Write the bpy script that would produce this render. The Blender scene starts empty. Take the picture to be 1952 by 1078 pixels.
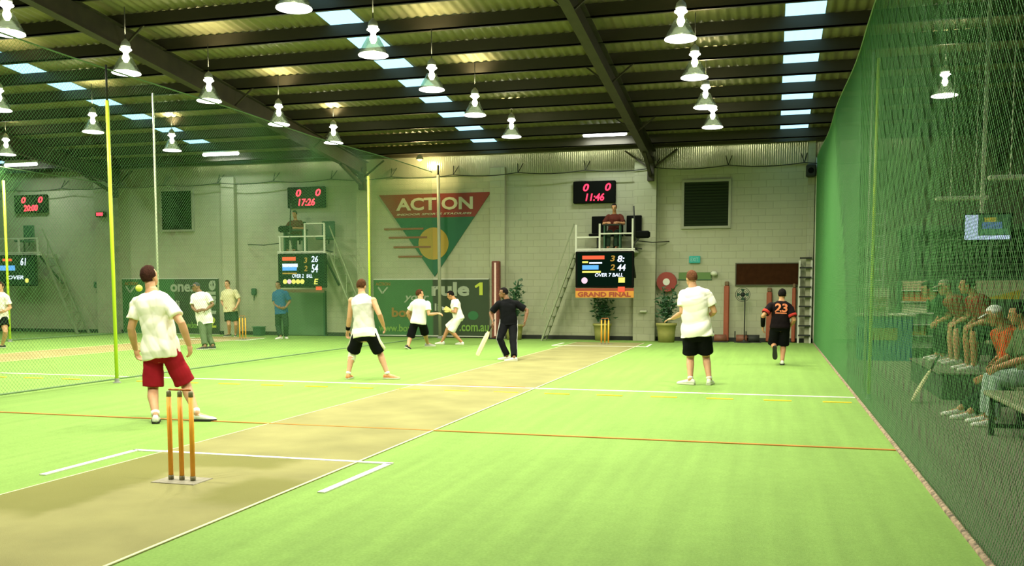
import bpy, math, random
import numpy as np
from math import sin, cos, tan, radians, pi, sqrt, exp
from mathutils import Vector, Matrix
random.seed(7)
SC = bpy.context.scene
COL = SC.collection

# ------------------------------------------------------------------ camera, sky, exposure
IW, IH = 1952, 1078
FPX, YAW, PITCH, HC, HOR = 1778.0, radians(15.5), radians(4.5), 1.48, 553.0
PPX, PPY = 976.0, HOR + FPX * tan(PITCH)
cam_d = bpy.data.cameras.new('camera')
cam = bpy.data.objects.new('camera', cam_d)
COL.objects.link(cam)
cam.location = (0, 0, HC)
cam.rotation_euler = (pi / 2 - PITCH, 0, YAW)
cam_d.sensor_fit = 'HORIZONTAL'
cam_d.sensor_width = 36.0
cam_d.lens = 36.0 * FPX / IW
cam_d.shift_y = (PPY - IH / 2) / IW
cam_d.clip_start, cam_d.clip_end = 0.05, 300
SC.camera = cam

world = bpy.data.worlds.new('sky')
SC.world = world
world.use_nodes = True
wn = world.node_tree.nodes['Background']
wn.inputs['Color'].default_value = (0.42, 0.78, 1.0, 1)
wn.inputs['Strength'].default_value = 2.2

SC.view_settings.view_transform = 'Standard'
SC.view_settings.look = 'None'
SC.view_settings.exposure = 0.02
SC.view_settings.gamma = 1.0
SC.view_settings.use_curve_mapping = False
SC.cycles.use_denoising = True
SC.cycles.max_bounces = 8
SC.cycles.diffuse_bounces = 4
SC.cycles.transparent_max_bounces = 24
SC.cycles.sample_clamp_indirect = 6.0

LAMP_W = 178.0          # main downward light of each high-bay lamp
BULB_E = 60.0           # glow of the bare bulb neck (spills up on the roof)
LAMP_COL = (1.0, 0.97, 0.74)
NET_R = (.032, .0016)     # mesh width and thread radius of the nets
NET_L = (.045, .0018)

# pixel of the photograph -> point in the hall (used to measure positions)
_fw = np.array([-sin(YAW) * cos(PITCH), cos(YAW) * cos(PITCH), -sin(PITCH)])
_rt = np.array([cos(YAW), sin(YAW), 0.0])
_up = np.cross(_rt, _fw)
CAMP = np.array([0, 0, HC])
def ray(px, py):
    return _fw * FPX + _rt * (px - PPX) - _up * (py - PPY)
def onZ(px, py, z=0.0):
    d = ray(px, py); return Vector(CAMP + d * ((z - HC) / d[2]))
def onY(px, py, y):
    d = ray(px, py); return Vector(CAMP + d * (y / d[1]))
def onX(px, py, x):
    d = ray(px, py); return Vector(CAMP + d * (x / d[0]))

# ------------------------------------------------------------------ materials
def srgb(r, g, b):
    f = lambda c: (c / 12.92 if c <= 0.04045 else ((c + 0.055) / 1.055) ** 2.4)
    return (f(r / 255), f(g / 255), f(b / 255), 1)
MATS = {}
def mat(name, col, rough=0.6, metal=0.0, var=0.0, scale=8.0, bump=0.0, bscale=60.0, emit=None, estr=0.0, spec=0.4):
    if name in MATS: return MATS[name]
    m = bpy.data.materials.new(name); m.use_nodes = True
    nt = m.node_tree; b = nt.nodes['Principled BSDF']
    c = tuple(col[:3]) + (1,)
    b.inputs['Base Color'].default_value = c
    b.inputs['Roughness'].default_value = rough
    b.inputs['Metallic'].default_value = metal
    b.inputs['Specular IOR Level'].default_value = spec
    if var > 0 or bump > 0:
        tc = nt.nodes.new('ShaderNodeTexCoord')
    if var > 0:
        n = nt.nodes.new('ShaderNodeTexNoise'); n.inputs['Scale'].default_value = scale; n.inputs['Detail'].default_value = 5
        nt.links.new(tc.outputs['Object'], n.inputs['Vector'])
        r = nt.nodes.new('ShaderNodeValToRGB')
        r.color_ramp.elements[0].position = 0.3; r.color_ramp.elements[1].position = 0.7
        r.color_ramp.elements[0].color = tuple(x * (1 - var) for x in c[:3]) + (1,)
        r.color_ramp.elements[1].color = tuple(min(1, x * (1 + var)) for x in c[:3]) + (1,)
        nt.links.new(n.outputs['Fac'], r.inputs['Fac']); nt.links.new(r.outputs['Color'], b.inputs['Base Color'])
    if bump > 0:
        n2 = nt.nodes.new('ShaderNodeTexNoise'); n2.inputs['Scale'].default_value = bscale; n2.inputs['Detail'].default_value = 4
        nt.links.new(tc.outputs['Object'], n2.inputs['Vector'])
        bp = nt.nodes.new('ShaderNodeBump'); bp.inputs['Strength'].default_value = bump; bp.inputs['Distance'].default_value = 0.02
        nt.links.new(n2.outputs['Fac'], bp.inputs['Height']); nt.links.new(bp.outputs['Normal'], b.inputs['Normal'])
    if emit:
        b.inputs['Emission Color'].default_value = tuple(emit[:3]) + (1,)
        b.inputs['Emission Strength'].default_value = estr
    MATS[name] = m
    return m

def turf_material():
    m = bpy.data.materials.new('turf'); m.use_nodes = True
    nt = m.node_tree; b = nt.nodes['Principled BSDF']; L = nt.links
    tc = nt.nodes.new('ShaderNodeTexCoord')
    def noise(scale, sx=1, sy=1, det=4):
        mp = nt.nodes.new('ShaderNodeMapping'); mp.inputs['Scale'].default_value = (sx, sy, 1)
        n = nt.nodes.new('ShaderNodeTexNoise'); n.inputs['Scale'].default_value = scale; n.inputs['Detail'].default_value = det
        L.new(tc.outputs['Object'], mp.inputs['Vector']); L.new(mp.outputs['Vector'], n.inputs['Vector'])
        return n
    n1 = noise(55, 1, 1, 6); n2 = noise(0.6); n3 = noise(2.2, 3.0, 0.12); n4 = noise(9, 1, 1, 5)
    def mix(fac_node, a, bcol, lo=0.3, hi=0.7):
        r = nt.nodes.new('ShaderNodeValToRGB'); r.color_ramp.elements[0].position = lo; r.color_ramp.elements[1].position = hi
        r.color_ramp.elements[0].color = a; r.color_ramp.elements[1].color = bcol
        L.new(fac_node.outputs['Fac'], r.inputs['Fac']); return r
    base = mix(n1, (0.195, 0.345, 0.070, 1), (0.265, 0.43, 0.105, 1), .25, .75)
    def mul(prev, node, lo):
        r = mix(node, (lo, lo, lo, 1), (1, 1, 1, 1))
        x = nt.nodes.new('ShaderNodeMix'); x.data_type = 'RGBA'; x.blend_type = 'MULTIPLY'; x.inputs['Factor'].default_value = 1
        L.new(prev.outputs[2 if prev.bl_idname == 'ShaderNodeMix' else 0], x.inputs[6]); L.new(r.outputs['Color'], x.inputs[7])
        return x
    c = mul(mul(mul(base, n2, .90), n3, .86), n4, .92)
    L.new(c.outputs[2], b.inputs['Base Color'])
    b.inputs['Roughness'].default_value = 0.85; b.inputs['Specular IOR Level'].default_value = 0.15
    bp = nt.nodes.new('ShaderNodeBump'); bp.inputs['Strength'].default_value = 0.35; bp.inputs['Distance'].default_value = 0.01
    n5 = noise(160, 1, 1, 3); L.new(n5.outputs['Fac'], bp.inputs['Height']); L.new(bp.outputs['Normal'], b.inputs['Normal'])
    return m

def block_material(name, col, mortar):
    m = bpy.data.materials.new(name); m.use_nodes = True
    nt = m.node_tree; b = nt.nodes['Principled BSDF']; L = nt.links
    tc = nt.nodes.new('ShaderNodeTexCoord')
    mp = nt.nodes.new('ShaderNodeMapping'); mp.inputs['Rotation'].default_value = (radians(-90), 0, 0)
    br = nt.nodes.new('ShaderNodeTexBrick'); br.inputs['Scale'].default_value = 1.0
    br.inputs['Brick Width'].default_value = 0.4; br.inputs['Row Height'].default_value = 0.2; br.inputs['Mortar Size'].default_value = 0.008
    br.inputs['Mortar Smooth'].default_value = 0.6
    br.inputs['Color1'].default_value = tuple(col[:3]) + (1,)
    br.inputs['Color2'].default_value = tuple(x * 0.96 for x in col[:3]) + (1,)
    br.inputs['Mortar'].default_value = tuple(mortar[:3]) + (1,)
    L.new(tc.outputs['Object'], mp.inputs['Vector']); L.new(mp.outputs['Vector'], br.inputs['Vector'])
    n = nt.nodes.new('ShaderNodeTexNoise'); n.inputs['Scale'].default_value = 0.7; n.inputs['Detail'].default_value = 6
    L.new(tc.outputs['Object'], n.inputs['Vector'])
    r = nt.nodes.new('ShaderNodeValToRGB'); r.color_ramp.elements[0].position = .3; r.color_ramp.elements[1].position = .7
    r.color_ramp.elements[0].color = (.86, .86, .84, 1); r.color_ramp.elements[1].color = (1, 1, 1, 1)
    L.new(n.outputs['Fac'], r.inputs['Fac'])
    x = nt.nodes.new('ShaderNodeMix'); x.data_type = 'RGBA'; x.blend_type = 'MULTIPLY'; x.inputs['Factor'].default_value = 1
    L.new(br.outputs['Color'], x.inputs[6]); L.new(r.outputs['Color'], x.inputs[7]); L.new(x.outputs[2], b.inputs['Base Color'])
    bp = nt.nodes.new('ShaderNodeBump'); bp.inputs['Strength'].default_value = 0.5; bp.inputs['Distance'].default_value = 0.008; bp.invert = True
    L.new(br.outputs['Fac'], bp.inputs['Height']); L.new(bp.outputs['Normal'], b.inputs['Normal'])
    b.inputs['Roughness'].default_value = 0.6
    return m

def sheet_material(name, tint, transp, transl):
    m = bpy.data.materials.new(name); m.use_nodes = True
    nt = m.node_tree; nt.nodes.clear()
    out = nt.nodes.new('ShaderNodeOutputMaterial')
    t = nt.nodes.new('ShaderNodeBsdfTransparent'); t.inputs['Color'].default_value = tuple(x for x in tint) + (1,)
    l = nt.nodes.new('ShaderNodeBsdfTranslucent'); l.inputs['Color'].default_value = tuple(x for x in tint) + (1,)
    mx = nt.nodes.new('ShaderNodeMixShader'); mx.inputs['Fac'].default_value = transl
    nt.links.new(t.outputs[0], mx.inputs[1]); nt.links.new(l.outputs[0], mx.inputs[2]); nt.links.new(mx.outputs[0], out.inputs[0])
    return m

def acrylic_material():
    m = bpy.data.materials.new('prismatic_acrylic'); m.use_nodes = True
    nt = m.node_tree; nt.nodes.clear(); L = nt.links
    out = nt.nodes.new('ShaderNodeOutputMaterial')
    t = nt.nodes.new('ShaderNodeBsdfTransparent'); t.inputs['Color'].default_value = (0.78, 0.82, 0.70, 1)
    g = nt.nodes.new('ShaderNodeBsdfGlossy'); g.inputs['Roughness'].default_value = 0.18; g.inputs['Color'].default_value = (0.5, 0.55, 0.48, 1)
    d = nt.nodes.new('ShaderNodeBsdfTranslucent'); d.inputs['Color'].default_value = (0.55, 0.6, 0.5, 1)
    m1 = nt.nodes.new('ShaderNodeMixShader'); m1.inputs['Fac'].default_value = 0.04
    m2 = nt.nodes.new('ShaderNodeMixShader'); m2.inputs['Fac'].default_value = 0.14
    L.new(g.outputs[0], m1.inputs[1]); L.new(d.outputs[0], m1.inputs[2])
    L.new(t.outputs[0], m2.inputs[1]); L.new(m1.outputs[0], m2.inputs[2]); L.new(m2.outputs[0], out.inputs[0])
    return m

def glow(name, col, strength):
    if name in MATS: return MATS[name]
    m = bpy.data.materials.new(name); m.use_nodes = True
    nt = m.node_tree; nt.nodes.clear()
    out = nt.nodes.new('ShaderNodeOutputMaterial'); e = nt.nodes.new('ShaderNodeEmission')
    e.inputs['Color'].default_value = tuple(col[:3]) + (1,); e.inputs['Strength'].default_value = strength
    nt.links.new(e.outputs[0], out.inputs[0]); MATS[name] = m
    return m

def worn_pitch():
    m = mat('pitch_mat', (0.262, 0.248, 0.105), 0.9, var=.16, scale=1.3, bump=.3, bscale=180, spec=.1)
    nt = m.node_tree; L = nt.links; b = nt.nodes['Principled BSDF']
    tc = nt.nodes.new('ShaderNodeTexCoord'); n = nt.nodes.new('ShaderNodeTexNoise'); n.inputs['Scale'].default_value = 2.5; n.inputs['Detail'].default_value = 5
    L.new(tc.outputs['Object'], n.inputs['Vector'])
    ad = nt.nodes.new('ShaderNodeVectorMath'); ad.operation = 'MULTIPLY_ADD'; ad.inputs[1].default_value = (.35, .35, 0)
    L.new(n.outputs['Color'], ad.inputs[0]); L.new(tc.outputs['Object'], ad.inputs[2])
    sp = nt.nodes.new('ShaderNodeSeparateXYZ'); L.new(ad.outputs[0], sp.inputs[0])
    def rng(out, a, c):
        r = nt.nodes.new('ShaderNodeMapRange'); r.interpolation_type = 'SMOOTHSTEP'; r.inputs['From Min'].default_value = a; r.inputs['From Max'].default_value = c
        L.new(out, r.inputs['Value']); return r.outputs['Result']
    def mul(p, q):
        k = nt.nodes.new('ShaderNodeMath'); k.operation = 'MULTIPLY'; L.new(p, k.inputs[0]); L.new(q, k.inputs[1]); return k.outputs[0]
    def add(p, q):
        k = nt.nodes.new('ShaderNodeMath'); k.operation = 'MAXIMUM'; L.new(p, k.inputs[0]); L.new(q, k.inputs[1]); return k.outputs[0]
    X, Y = sp.outputs['X'], sp.outputs['Y']
    band = mul(mul(rng(X, .02, -.14), rng(Y, -8.0, -7.7)), rng(Y, -5.46, -5.58))       # trodden strip left of the stumps
    scuff = mul(mul(rng(Y, -6.15, -5.95), rng(Y, -5.46, -5.58)), rng(X, .75, .5))
    foot = mul(mul(rng(X, .55, .75), rng(Y, -7.4, -7.0)), rng(Y, -6.2, -6.5))
    fac = add(add(band, scuff), foot)
    mx = nt.nodes.new('ShaderNodeMix'); mx.data_type = 'RGBA'; mx.inputs[7].default_value = (0.165, 0.165, 0.045, 1)
    sc = nt.nodes.new('ShaderNodeMath'); sc.operation = 'MULTIPLY'; sc.inputs[1].default_value = .75; L.new(fac, sc.inputs[0])
    old = b.inputs['Base Color'].links[0].from_socket; L.new(old, mx.inputs[6]); L.new(sc.outputs[0], mx.inputs['Factor']); L.new(mx.outputs[2], b.inputs['Base Color'])
    return m
M_turf = turf_material()
M_wall = block_material('painted_block', (0.355, 0.365, 0.24), (0.295, 0.305, 0.2))
M_clad = mat('painted_cladding', (0.40, 0.40, 0.28), 0.14, 0.5, spec=.6)
M_roof = mat('roof_sheet', (0.20, 0.185, 0.088), 0.5, 0.3, var=.12, scale=3)
M_steel = mat('dark_steel', (0.034, 0.029, 0.015), 0.6, 0.1, var=.2, scale=4)
M_purlin = mat('purlin_steel', (0.034, 0.029, 0.016), 0.55, 0.2)
M_sky = sheet_material('skylight_sheet', (0.86, 0.97, 1.0), .5, .5)
M_acryl = acrylic_material()
M_bulb = glow('bulb_glow', LAMP_COL, BULB_E)
M_lens = glow('lens_glow', (1, 0.98, 0.9), 6.0)
M_tube = glow('tube_glow', (0.95, 1.0, 0.97), 9.0)
M_net = mat('green_net', (0.066, 0.205, 0.060), 0.7, spec=.2)
M_mat = worn_pitch()
M_mat2 = mat('pitch_mat_red', (0.34, 0.27, 0.12), 0.9, var=.15, scale=1.3, spec=.1)
M_worn = mat('worn_mat', (0.235, 0.225, 0.075), 0.9, var=.18, scale=2.5, spec=.1)
M_white = mat('line_white', (0.86, 0.88, 0.76), 0.8, spec=.1)
M_wlimy = mat('line_faded', (0.66, 0.78, 0.42), 0.8, spec=.1)
M_yel = mat('line_yellow', (0.80, 0.56, 0.03), 0.8, spec=.1)
M_red = mat('line_red', (0.50, 0.22, 0.05), 0.8, spec=.1)
M_carpet = mat('dark_carpet', (0.17, 0.18, 0.12), 0.9, var=.15, scale=40, spec=.1)
M_black = mat('black', (0.004, 0.005, 0.004), 0.8, spec=.05)
M_dgrey = mat('dark_grey', (0.028, 0.031, 0.025), 0.6, spec=.15)
M_grey = mat('grey', (0.3, 0.31, 0.28), 0.5)
M_lgrey = mat('light_grey_paint', (0.55, 0.56, 0.47), 0.45)
M_polew = mat('white_pole', (0.55, 0.57, 0.42), 0.4)
M_poley = mat('yellow_pole', (0.62, 0.80, 0.04), 0.4)
M_orange = mat('orange_stump', (0.95, 0.40, 0.035), 0.45, var=.08, scale=20)
M_dkgreen = mat('dark_green', (0.02, 0.075, 0.035), 0.6)

# ------------------------------------------------------------------ mesh builder
ORG = {}
class MB:
    def __init__(s): s.v = []; s.f = []; s.mi = []
    def add(s, vs, fs, mi=0):
        o = len(s.v); s.v.extend([tuple(x) for x in vs]); s.f.extend([tuple(i + o for i in q) for q in fs]); s.mi.extend([mi] * len(fs)); return s
    def box(s, a, b, mi=0):
        (x0, y0, z0), (x1, y1, z1) = a, b
        vs = [(x0,y0,z0),(x1,y0,z0),(x1,y1,z0),(x0,y1,z0),(x0,y0,z1),(x1,y0,z1),(x1,y1,z1),(x0,y1,z1)]
        return s.add(vs, [(0,3,2,1),(4,5,6,7),(0,1,5,4),(1,2,6,5),(2,3,7,6),(3,0,4,7)], mi)
    def bevbox(s, a, b, r=.01, mi=0):
        # box with chamfered vertical and horizontal edges
        c = [(p + q) / 2 for p, q in zip(a, b)]; h = [abs(q - p) / 2 for p, q in zip(a, b)]
        r = min(r, min(h) * .45)
        vs = []; 
        for sz in (-1, 1):
            for k, (ex, ez) in enumerate(((h[0] - r, h[2]), (h[0], h[2] - r))):
                pass
        rings = [(h[2], r), (h[2] - r, 0), (-h[2] + r, 0), (-h[2], r)]
        for z, ins in rings:
            X, Y = h[0] - ins, h[1] - ins
            for x, y in ((X - r, Y), (X, Y - r), (X, -Y + r), (X - r, -Y), (-X + r, -Y), (-X, -Y + r), (-X, Y - r), (-X + r, Y)):
                vs.append((c[0] + x, c[1] + y, c[2] + z))
        fs = [tuple(range(7, -1, -1)), tuple(range(24, 32))]
        for k in range(3):
            for i in range(8):
                j = (i + 1) % 8
                fs.append((k*8+i, k*8+j, (k+1)*8+j, (k+1)*8+i))
        return s.add(vs, fs, mi)
    def beam(s, p, q, w, h, up=(0,0,1), mi=0):
        p, q = Vector(p), Vector(q); d = (q - p).normalized(); u = Vector(up)
        a = d.cross(u)
        if a.length < 1e-4: a = d.cross(Vector((1,0,0)))
        a.normalize(); u = a.cross(d)
        a *= w / 2; u *= h / 2
        vs = [p-a-u, p+a-u, p+a+u, p-a+u, q-a-u, q+a-u, q+a+u, q-a+u]
        return s.add(vs, [(0,1,2,3),(7,6,5,4),(0,4,5,1),(1,5,6,2),(2,6,7,3),(3,7,4,0)], mi)
    def tube(s, pts, rad, n=10, cap='flat', mi=0, ex=1.0, up=None):
        pts = [Vector(p) for p in pts]
        if not hasattr(rad, '__len__'): rad = [rad] * len(pts)
        rad = list(rad)
        if cap == 'round':
            d0 = (pts[0] - pts[1]).normalized(); d1 = (pts[-1] - pts[-2]).normalized(); r0, r1 = rad[0], rad[-1]
            a0 = [(pts[0] + d0 * r0 * sin(t), r0 * cos(t)) for t in (1.45, 1.0, .5)]
            a1 = [(pts[-1] + d1 * r1 * sin(t), r1 * cos(t)) for t in (.5, 1.0, 1.45)]
            pts = [x[0] for x in a0] + pts + [x[0] for x in a1]; rad = [x[1] for x in a0] + rad + [x[1] for x in a1]
        N = len(pts); vs = []; prev = None
        for i in range(N):
            d = (pts[min(i+1, N-1)] - pts[max(i-1, 0)])
            d = d.normalized() if d.length > 1e-9 else Vector((0,0,1))
            if prev is None:
                a = Vector(up) if up is not None else (Vector((0,0,1)) if abs(d.z) < .9 else Vector((0,1,0)))
            else: a = prev
            a = (a - d * a.dot(d)); a = a.normalized() if a.length > 1e-6 else d.orthogonal().normalized()
            prev = a; b = d.cross(a)
            for k in range(n):
                t = 2 * pi * k / n
                vs.append(pts[i] + a * (rad[i] * cos(t)) + b * (rad[i] * ex * sin(t)))
        fs = []
        for i in range(N - 1):
            for k in range(n):
                j = (k + 1) % n
                fs.append((i*n+k, i*n+j, (i+1)*n+j, (i+1)*n+k))
        fs.append(tuple(range(n-1, -1, -1))); fs.append(tuple(range((N-1)*n, N*n)))
        return s.add(vs, fs, mi)
    def loft(s, rings, mi=0):      # rings: list of equal-length lists of points
        n = len(rings[0]); vs = [p for r in rings for p in r]; fs = []
        for i in range(len(rings) - 1):
            for k in range(n):
                j = (k + 1) % n
                fs.append((i*n+k, i*n+j, (i+1)*n+j, (i+1)*n+k))
        fs.append(tuple(range(n-1, -1, -1))); fs.append(tuple(range((len(rings)-1)*n, len(rings)*n)))
        return s.add(vs, fs, mi)
    def lathe(s, prof, c=(0,0,0), n=24, mi=0, rib=0.0, close=True):
        c = Vector(c); vs = []; fs = []
        for r, z in prof:
            for k in range(n):
                t = 2 * pi * k / n; rr = r * (1 + (rib if k % 2 else -rib))
                vs.append(c + Vector((rr * cos(t), rr * sin(t), z)))
        for i in range(len(prof) - 1):
            for k in range(n):
                j = (k + 1) % n
                fs.append((i*n+k, i*n+j, (i+1)*n+j, (i+1)*n+k))
        if close:
            fs.append(tuple(range(n-1, -1, -1))); fs.append(tuple(range((len(prof)-1)*n, len(prof)*n)))
        return s.add(vs, fs, mi)
    def ell(s, c, ax, r, nu=14, nv=9, mi=0):
        c = Vector(c); vs = []; fs = []
        A = [Vector(a) * k for a, k in zip(ax, r)]
        for i in range(1, nv):
            p = pi * i / nv
            for k in range(nu):
                t = 2 * pi * k / nu
                vs.append(c + A[0] * (sin(p) * cos(t)) + A[1] * (sin(p) * sin(t)) + A[2] * cos(p))
        top = len(vs); vs.append(c + A[2]); vs.append(c - A[2])
        for i in range(nv - 2):
            for k in range(nu):
                j = (k + 1) % nu; fs.append((i*nu+k, (i+1)*nu+k, (i+1)*nu+j, i*nu+j))
        for k in range(nu):
            j = (k + 1) % nu; fs.append((top, k, j)); fs.append((top+1, (nv-2)*nu+j, (nv-2)*nu+k))
        return s.add(vs, fs, mi)
    def prism(s, poly, y0, y1, mi=0):      # polygon in X-Z, extruded along Y
        n = len(poly); vs = [(x, y0, z) for x, z in poly] + [(x, y1, z) for x, z in poly]
        fs = [tuple(range(n)), tuple(range(2*n-1, n-1, -1))]
        for i in range(n):
            j = (i + 1) % n; fs.append((i, i+n, j+n, j))
        return s.add(vs, fs, mi)
    def mesh(s, name, mats, off=(0,0,0), smooth=False):
        me = bpy.data.meshes.new(name); o = Vector(off)
        me.from_pydata([Vector(v) - o for v in s.v], [], s.f)
        for m in (mats if isinstance(mats, (list, tuple)) else [mats]): me.materials.append(m)
        if any(s.mi): me.polygons.foreach_set('material_index', s.mi)
        if smooth: me.polygons.foreach_set('use_smooth', [True] * len(me.polygons))
        me.update(); return me
    def build(s, name, mats, parent=None, smooth=False, org=None):
        if parent is not None: off = ORG[parent.name]
        else: off = Vector(org) if org is not None else Vector((0,0,0))
        me = s.mesh(name, mats, off, smooth)
        return link(name, me, parent, off)

def link(name, me, parent=None, off=(0,0,0)):
    o = bpy.data.objects.new(name, me); COL.objects.link(o)
    if parent is not None: o.parent = parent
    else: o.location = off
    ORG[o.name] = Vector(off)
    return o
def tag(o, label=None, cat=None, group=None, kind=None):
    if label: o['label'] = label
    if cat: o['category'] = cat
    if group: o['group'] = group
    if kind: o['kind'] = kind
    return o
def thing(name, label, cat, loc, group=None):
    o = bpy.data.objects.new(name, None); COL.objects.link(o); o.location = loc; o.empty_display_size = .2
    ORG[o.name] = Vector(loc)
    return tag(o, label, cat, group)
def dup(root, loc, label, group=None):
    r = root.copy(); COL.objects.link(r); r.location = loc; ORG[r.name] = Vector(loc)
    tag(r, label, None, group)
    def rec(a, b):
        for ch in list(a.children):
            c = ch.copy(); COL.objects.link(c); c.parent = b
            ORG[c.name] = Vector(loc)
            rec(ch, c)
    rec(root, r)
    return r
def text_mesh(body, shear=0.0, bold=0.0, extrude=0.0):
    cu = bpy.data.curves.new('lettering', 'FONT'); cu.body = body; cu.shear = shear; cu.offset = bold; cu.extrude = extrude
    cu.resolution_u = 3
    o = bpy.data.objects.new('lettering', cu); COL.objects.link(o)
    dg = bpy.context.evaluated_depsgraph_get()
    me = bpy.data.meshes.new_from_object(o.evaluated_get(dg))
    bpy.data.objects.remove(o); bpy.data.curves.remove(cu)
    return me
def text(body, x0, x1, z0, z1, y, m, parent, name='lettering', shear=0.0, bold=0.0, rot=0, th=.012):
    """lettering standing in the X-Z plane, readable from -Y, fitted into the box"""
    me = text_mesh(body, shear, bold, th / 2)
    co = np.empty(len(me.vertices) * 3); me.vertices.foreach_get('co', co); co = co.reshape(-1, 3)
    if rot: co[:, [0, 1]] = np.stack([-co[:, 1], co[:, 0]], 1)
    lo, hi = co.min(0), co.max(0); sp = np.maximum(hi - lo, 1e-6)
    off = ORG[parent.name] if parent is not None else Vector((0, 0, 0))
    X = x0 + (co[:, 0] - lo[0]) / sp[0] * (x1 - x0); Z = z0 + (co[:, 1] - lo[1]) / sp[1] * (z1 - z0)
    out = np.stack([X - off[0], y - co[:, 2] / max(th, 1e-6) * th - off[1], Z - off[2]], 1)
    me.vertices.foreach_set('co', out.ravel()); me.materials.clear(); me.materials.append(m); me.update()
    me.name = name
    return link(name, me, parent, off)

# ------------------------------------------------------------------ the hall
YW, XL, XR, YB = 27.7, -33.0, 9.0, -6.0
RS = tan(radians(5.6)); RZ = 5.75
def roofz(y): return RZ + (YW - y) * RS
SKY_X = [0.5, -8.25, -17.0, -25.75]; SKY_W = .36

# floor: slab with turf inside the courts and dark carpet on the spectators' side
f = MB()
f.box((XL, YB, -.1), (1.17, YW, 0), 0); f.box((1.17, YB, -.1), (XR, YW, 0), 1)
floor = f.build('floor', [M_turf, M_carpet]); tag(floor, kind='structure')
def strip(mb, p, q, w, z=.004, mi=0):
    p, q = Vector((p[0], p[1], 0)), Vector((q[0], q[1], 0)); d = (q - p).normalized(); a = Vector((-d.y, d.x, 0)) * w / 2
    vs = [p-a, q-a, q+a, p+a]
    lo = [Vector((v.x, v.y, .0005)) for v in vs]; hi = [Vector((v.x, v.y, z)) for v in vs]
    mb.add(lo + hi, [(4,5,6,7),(0,1,5,4),(1,2,6,5),(2,3,7,6),(3,0,4,7)], mi)
def court_lines(dx, x0, x1):
    w = MB(); Z = .009
    cx = -4.4 + dx
    for Y in (7.32, 24.45):
        s = -1 if Y < 10 else 1
        strip(w, (cx - 1.27, Y), (cx + 1.31, Y), .055, Z)
        strip(w, (cx - 1.24, Y), (cx - 1.21, Y + 1.2 * s), .06, Z); strip(w, (cx + 1.28, Y), (cx + 1.25, Y + 1.2 * s), .06, Z)
    strip(w, (x0, 13.6), (x1, 13.6), .06, Z)
    w.build('court_line', M_white, floor)
    y = MB(); x = x0 + .2
    while x < x1 - .3:
        strip(y, (x, 12.98), (x + .36, 12.98), .06, Z); x += .76
    y.build('dashed_line', M_yel, floor)
    r = MB(); strip(r, (x0, 9.2), (x1, 9.2), .045, Z); strip(r, (cx - .25, 13.72), (cx + .8, 13.72), .04, Z + .001)
    r.build('red_line', M_red, floor)
    e = MB(); strip(e, (cx + .985, 1.0), (cx + .985, 26.2), .022, Z - .001); strip(e, (cx - .95, 1.0), (cx - .95, 26.2), .014, Z - .001)
    e.build('mat_edge_line', M_wlimy, floor)
court_lines(0, -10.15, 1.14)
court_lines(-11.9, -21.5, -10.4)
p = MB(); p.box((-5.36, 1.0, .0005), (-3.4, 26.3, .005))
pm = p.build('pitch_mat', M_mat, org=(-4.4, 13, 0)); tag(pm, 'long beige pitch mat running from the near stumps to the far stumps', 'mat')
p = MB(); p.box((-17.3, 1.0, .0005), (-15.3, 26.3, .005))
tag(p.build('pitch_mat', M_mat2, org=(-16.3, 13, 0)), 'brownish pitch mat on the neighbouring court beyond the left net', 'mat')

# walls
def wall(name, a, b, m=M_wall):
    o = MB().box(a, b).build(name, m); tag(o, kind='structure'); return o
wfar = wall('wall_far', (XL, YW, 0), (XR, YW + .25, 5.72))
wall('wall_left', (XL - .25, YB, 0), (XL, YW + .25, 10))
wall('wall_right', (XR, YB, 0), (XR + .25, YW + .25, 10))
wall('wall_back', (XL, YB - .25, 0), (XR, YB, 10))
b = MB(); b.box((XL, YW - .02, 0), (XR, YW, .12)); tag(b.build('baseboard_far', M_dgrey), kind='structure')
# pilasters
for (xa, xb, dep) in [(1209, 1250, .3), (937, 965, .16), (690, 711, .3), (434, 458, .2), (196, 233, .22)]:
    A, B = onY(xa, 645, YW), onY(xb, 645, YW)
    MB().box((A.x, YW - dep, 0), (B.x, YW, 5.2)).build('pilaster', M_wall, wfar)
A, B = onY(1536, 500, YW), onY(1549, 500, YW)
MB().box((A.x, YW - .2, 0), (B.x, YW, 5.6)).build('pilaster', M_wall, wfar)
# upper cladding with vertical corrugations
def corrug_x(x0, x1, fn, pitch=.19, amp=.016, res=8):
    n = max(2, int((x1 - x0) / pitch * res)); vs = []; fs = []
    for i in range(n + 1):
        x = x0 + (x1 - x0) * i / n; d = amp * sin(2 * pi * (x - XL) / pitch)
        a, c = fn(x, d); vs += [a, c]
    for i in range(n): fs.append((2*i, 2*i+2, 2*i+3, 2*i+1))
    return MB().add(vs, fs)
corrug_x(XL, XR, lambda x, d: ((x, YW - .05 + d, 5.0), (x, YW - .05 - .057 + d, 5.76)), .06, .0010).build('upper_cladding', M_clad, wfar, True)

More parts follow.
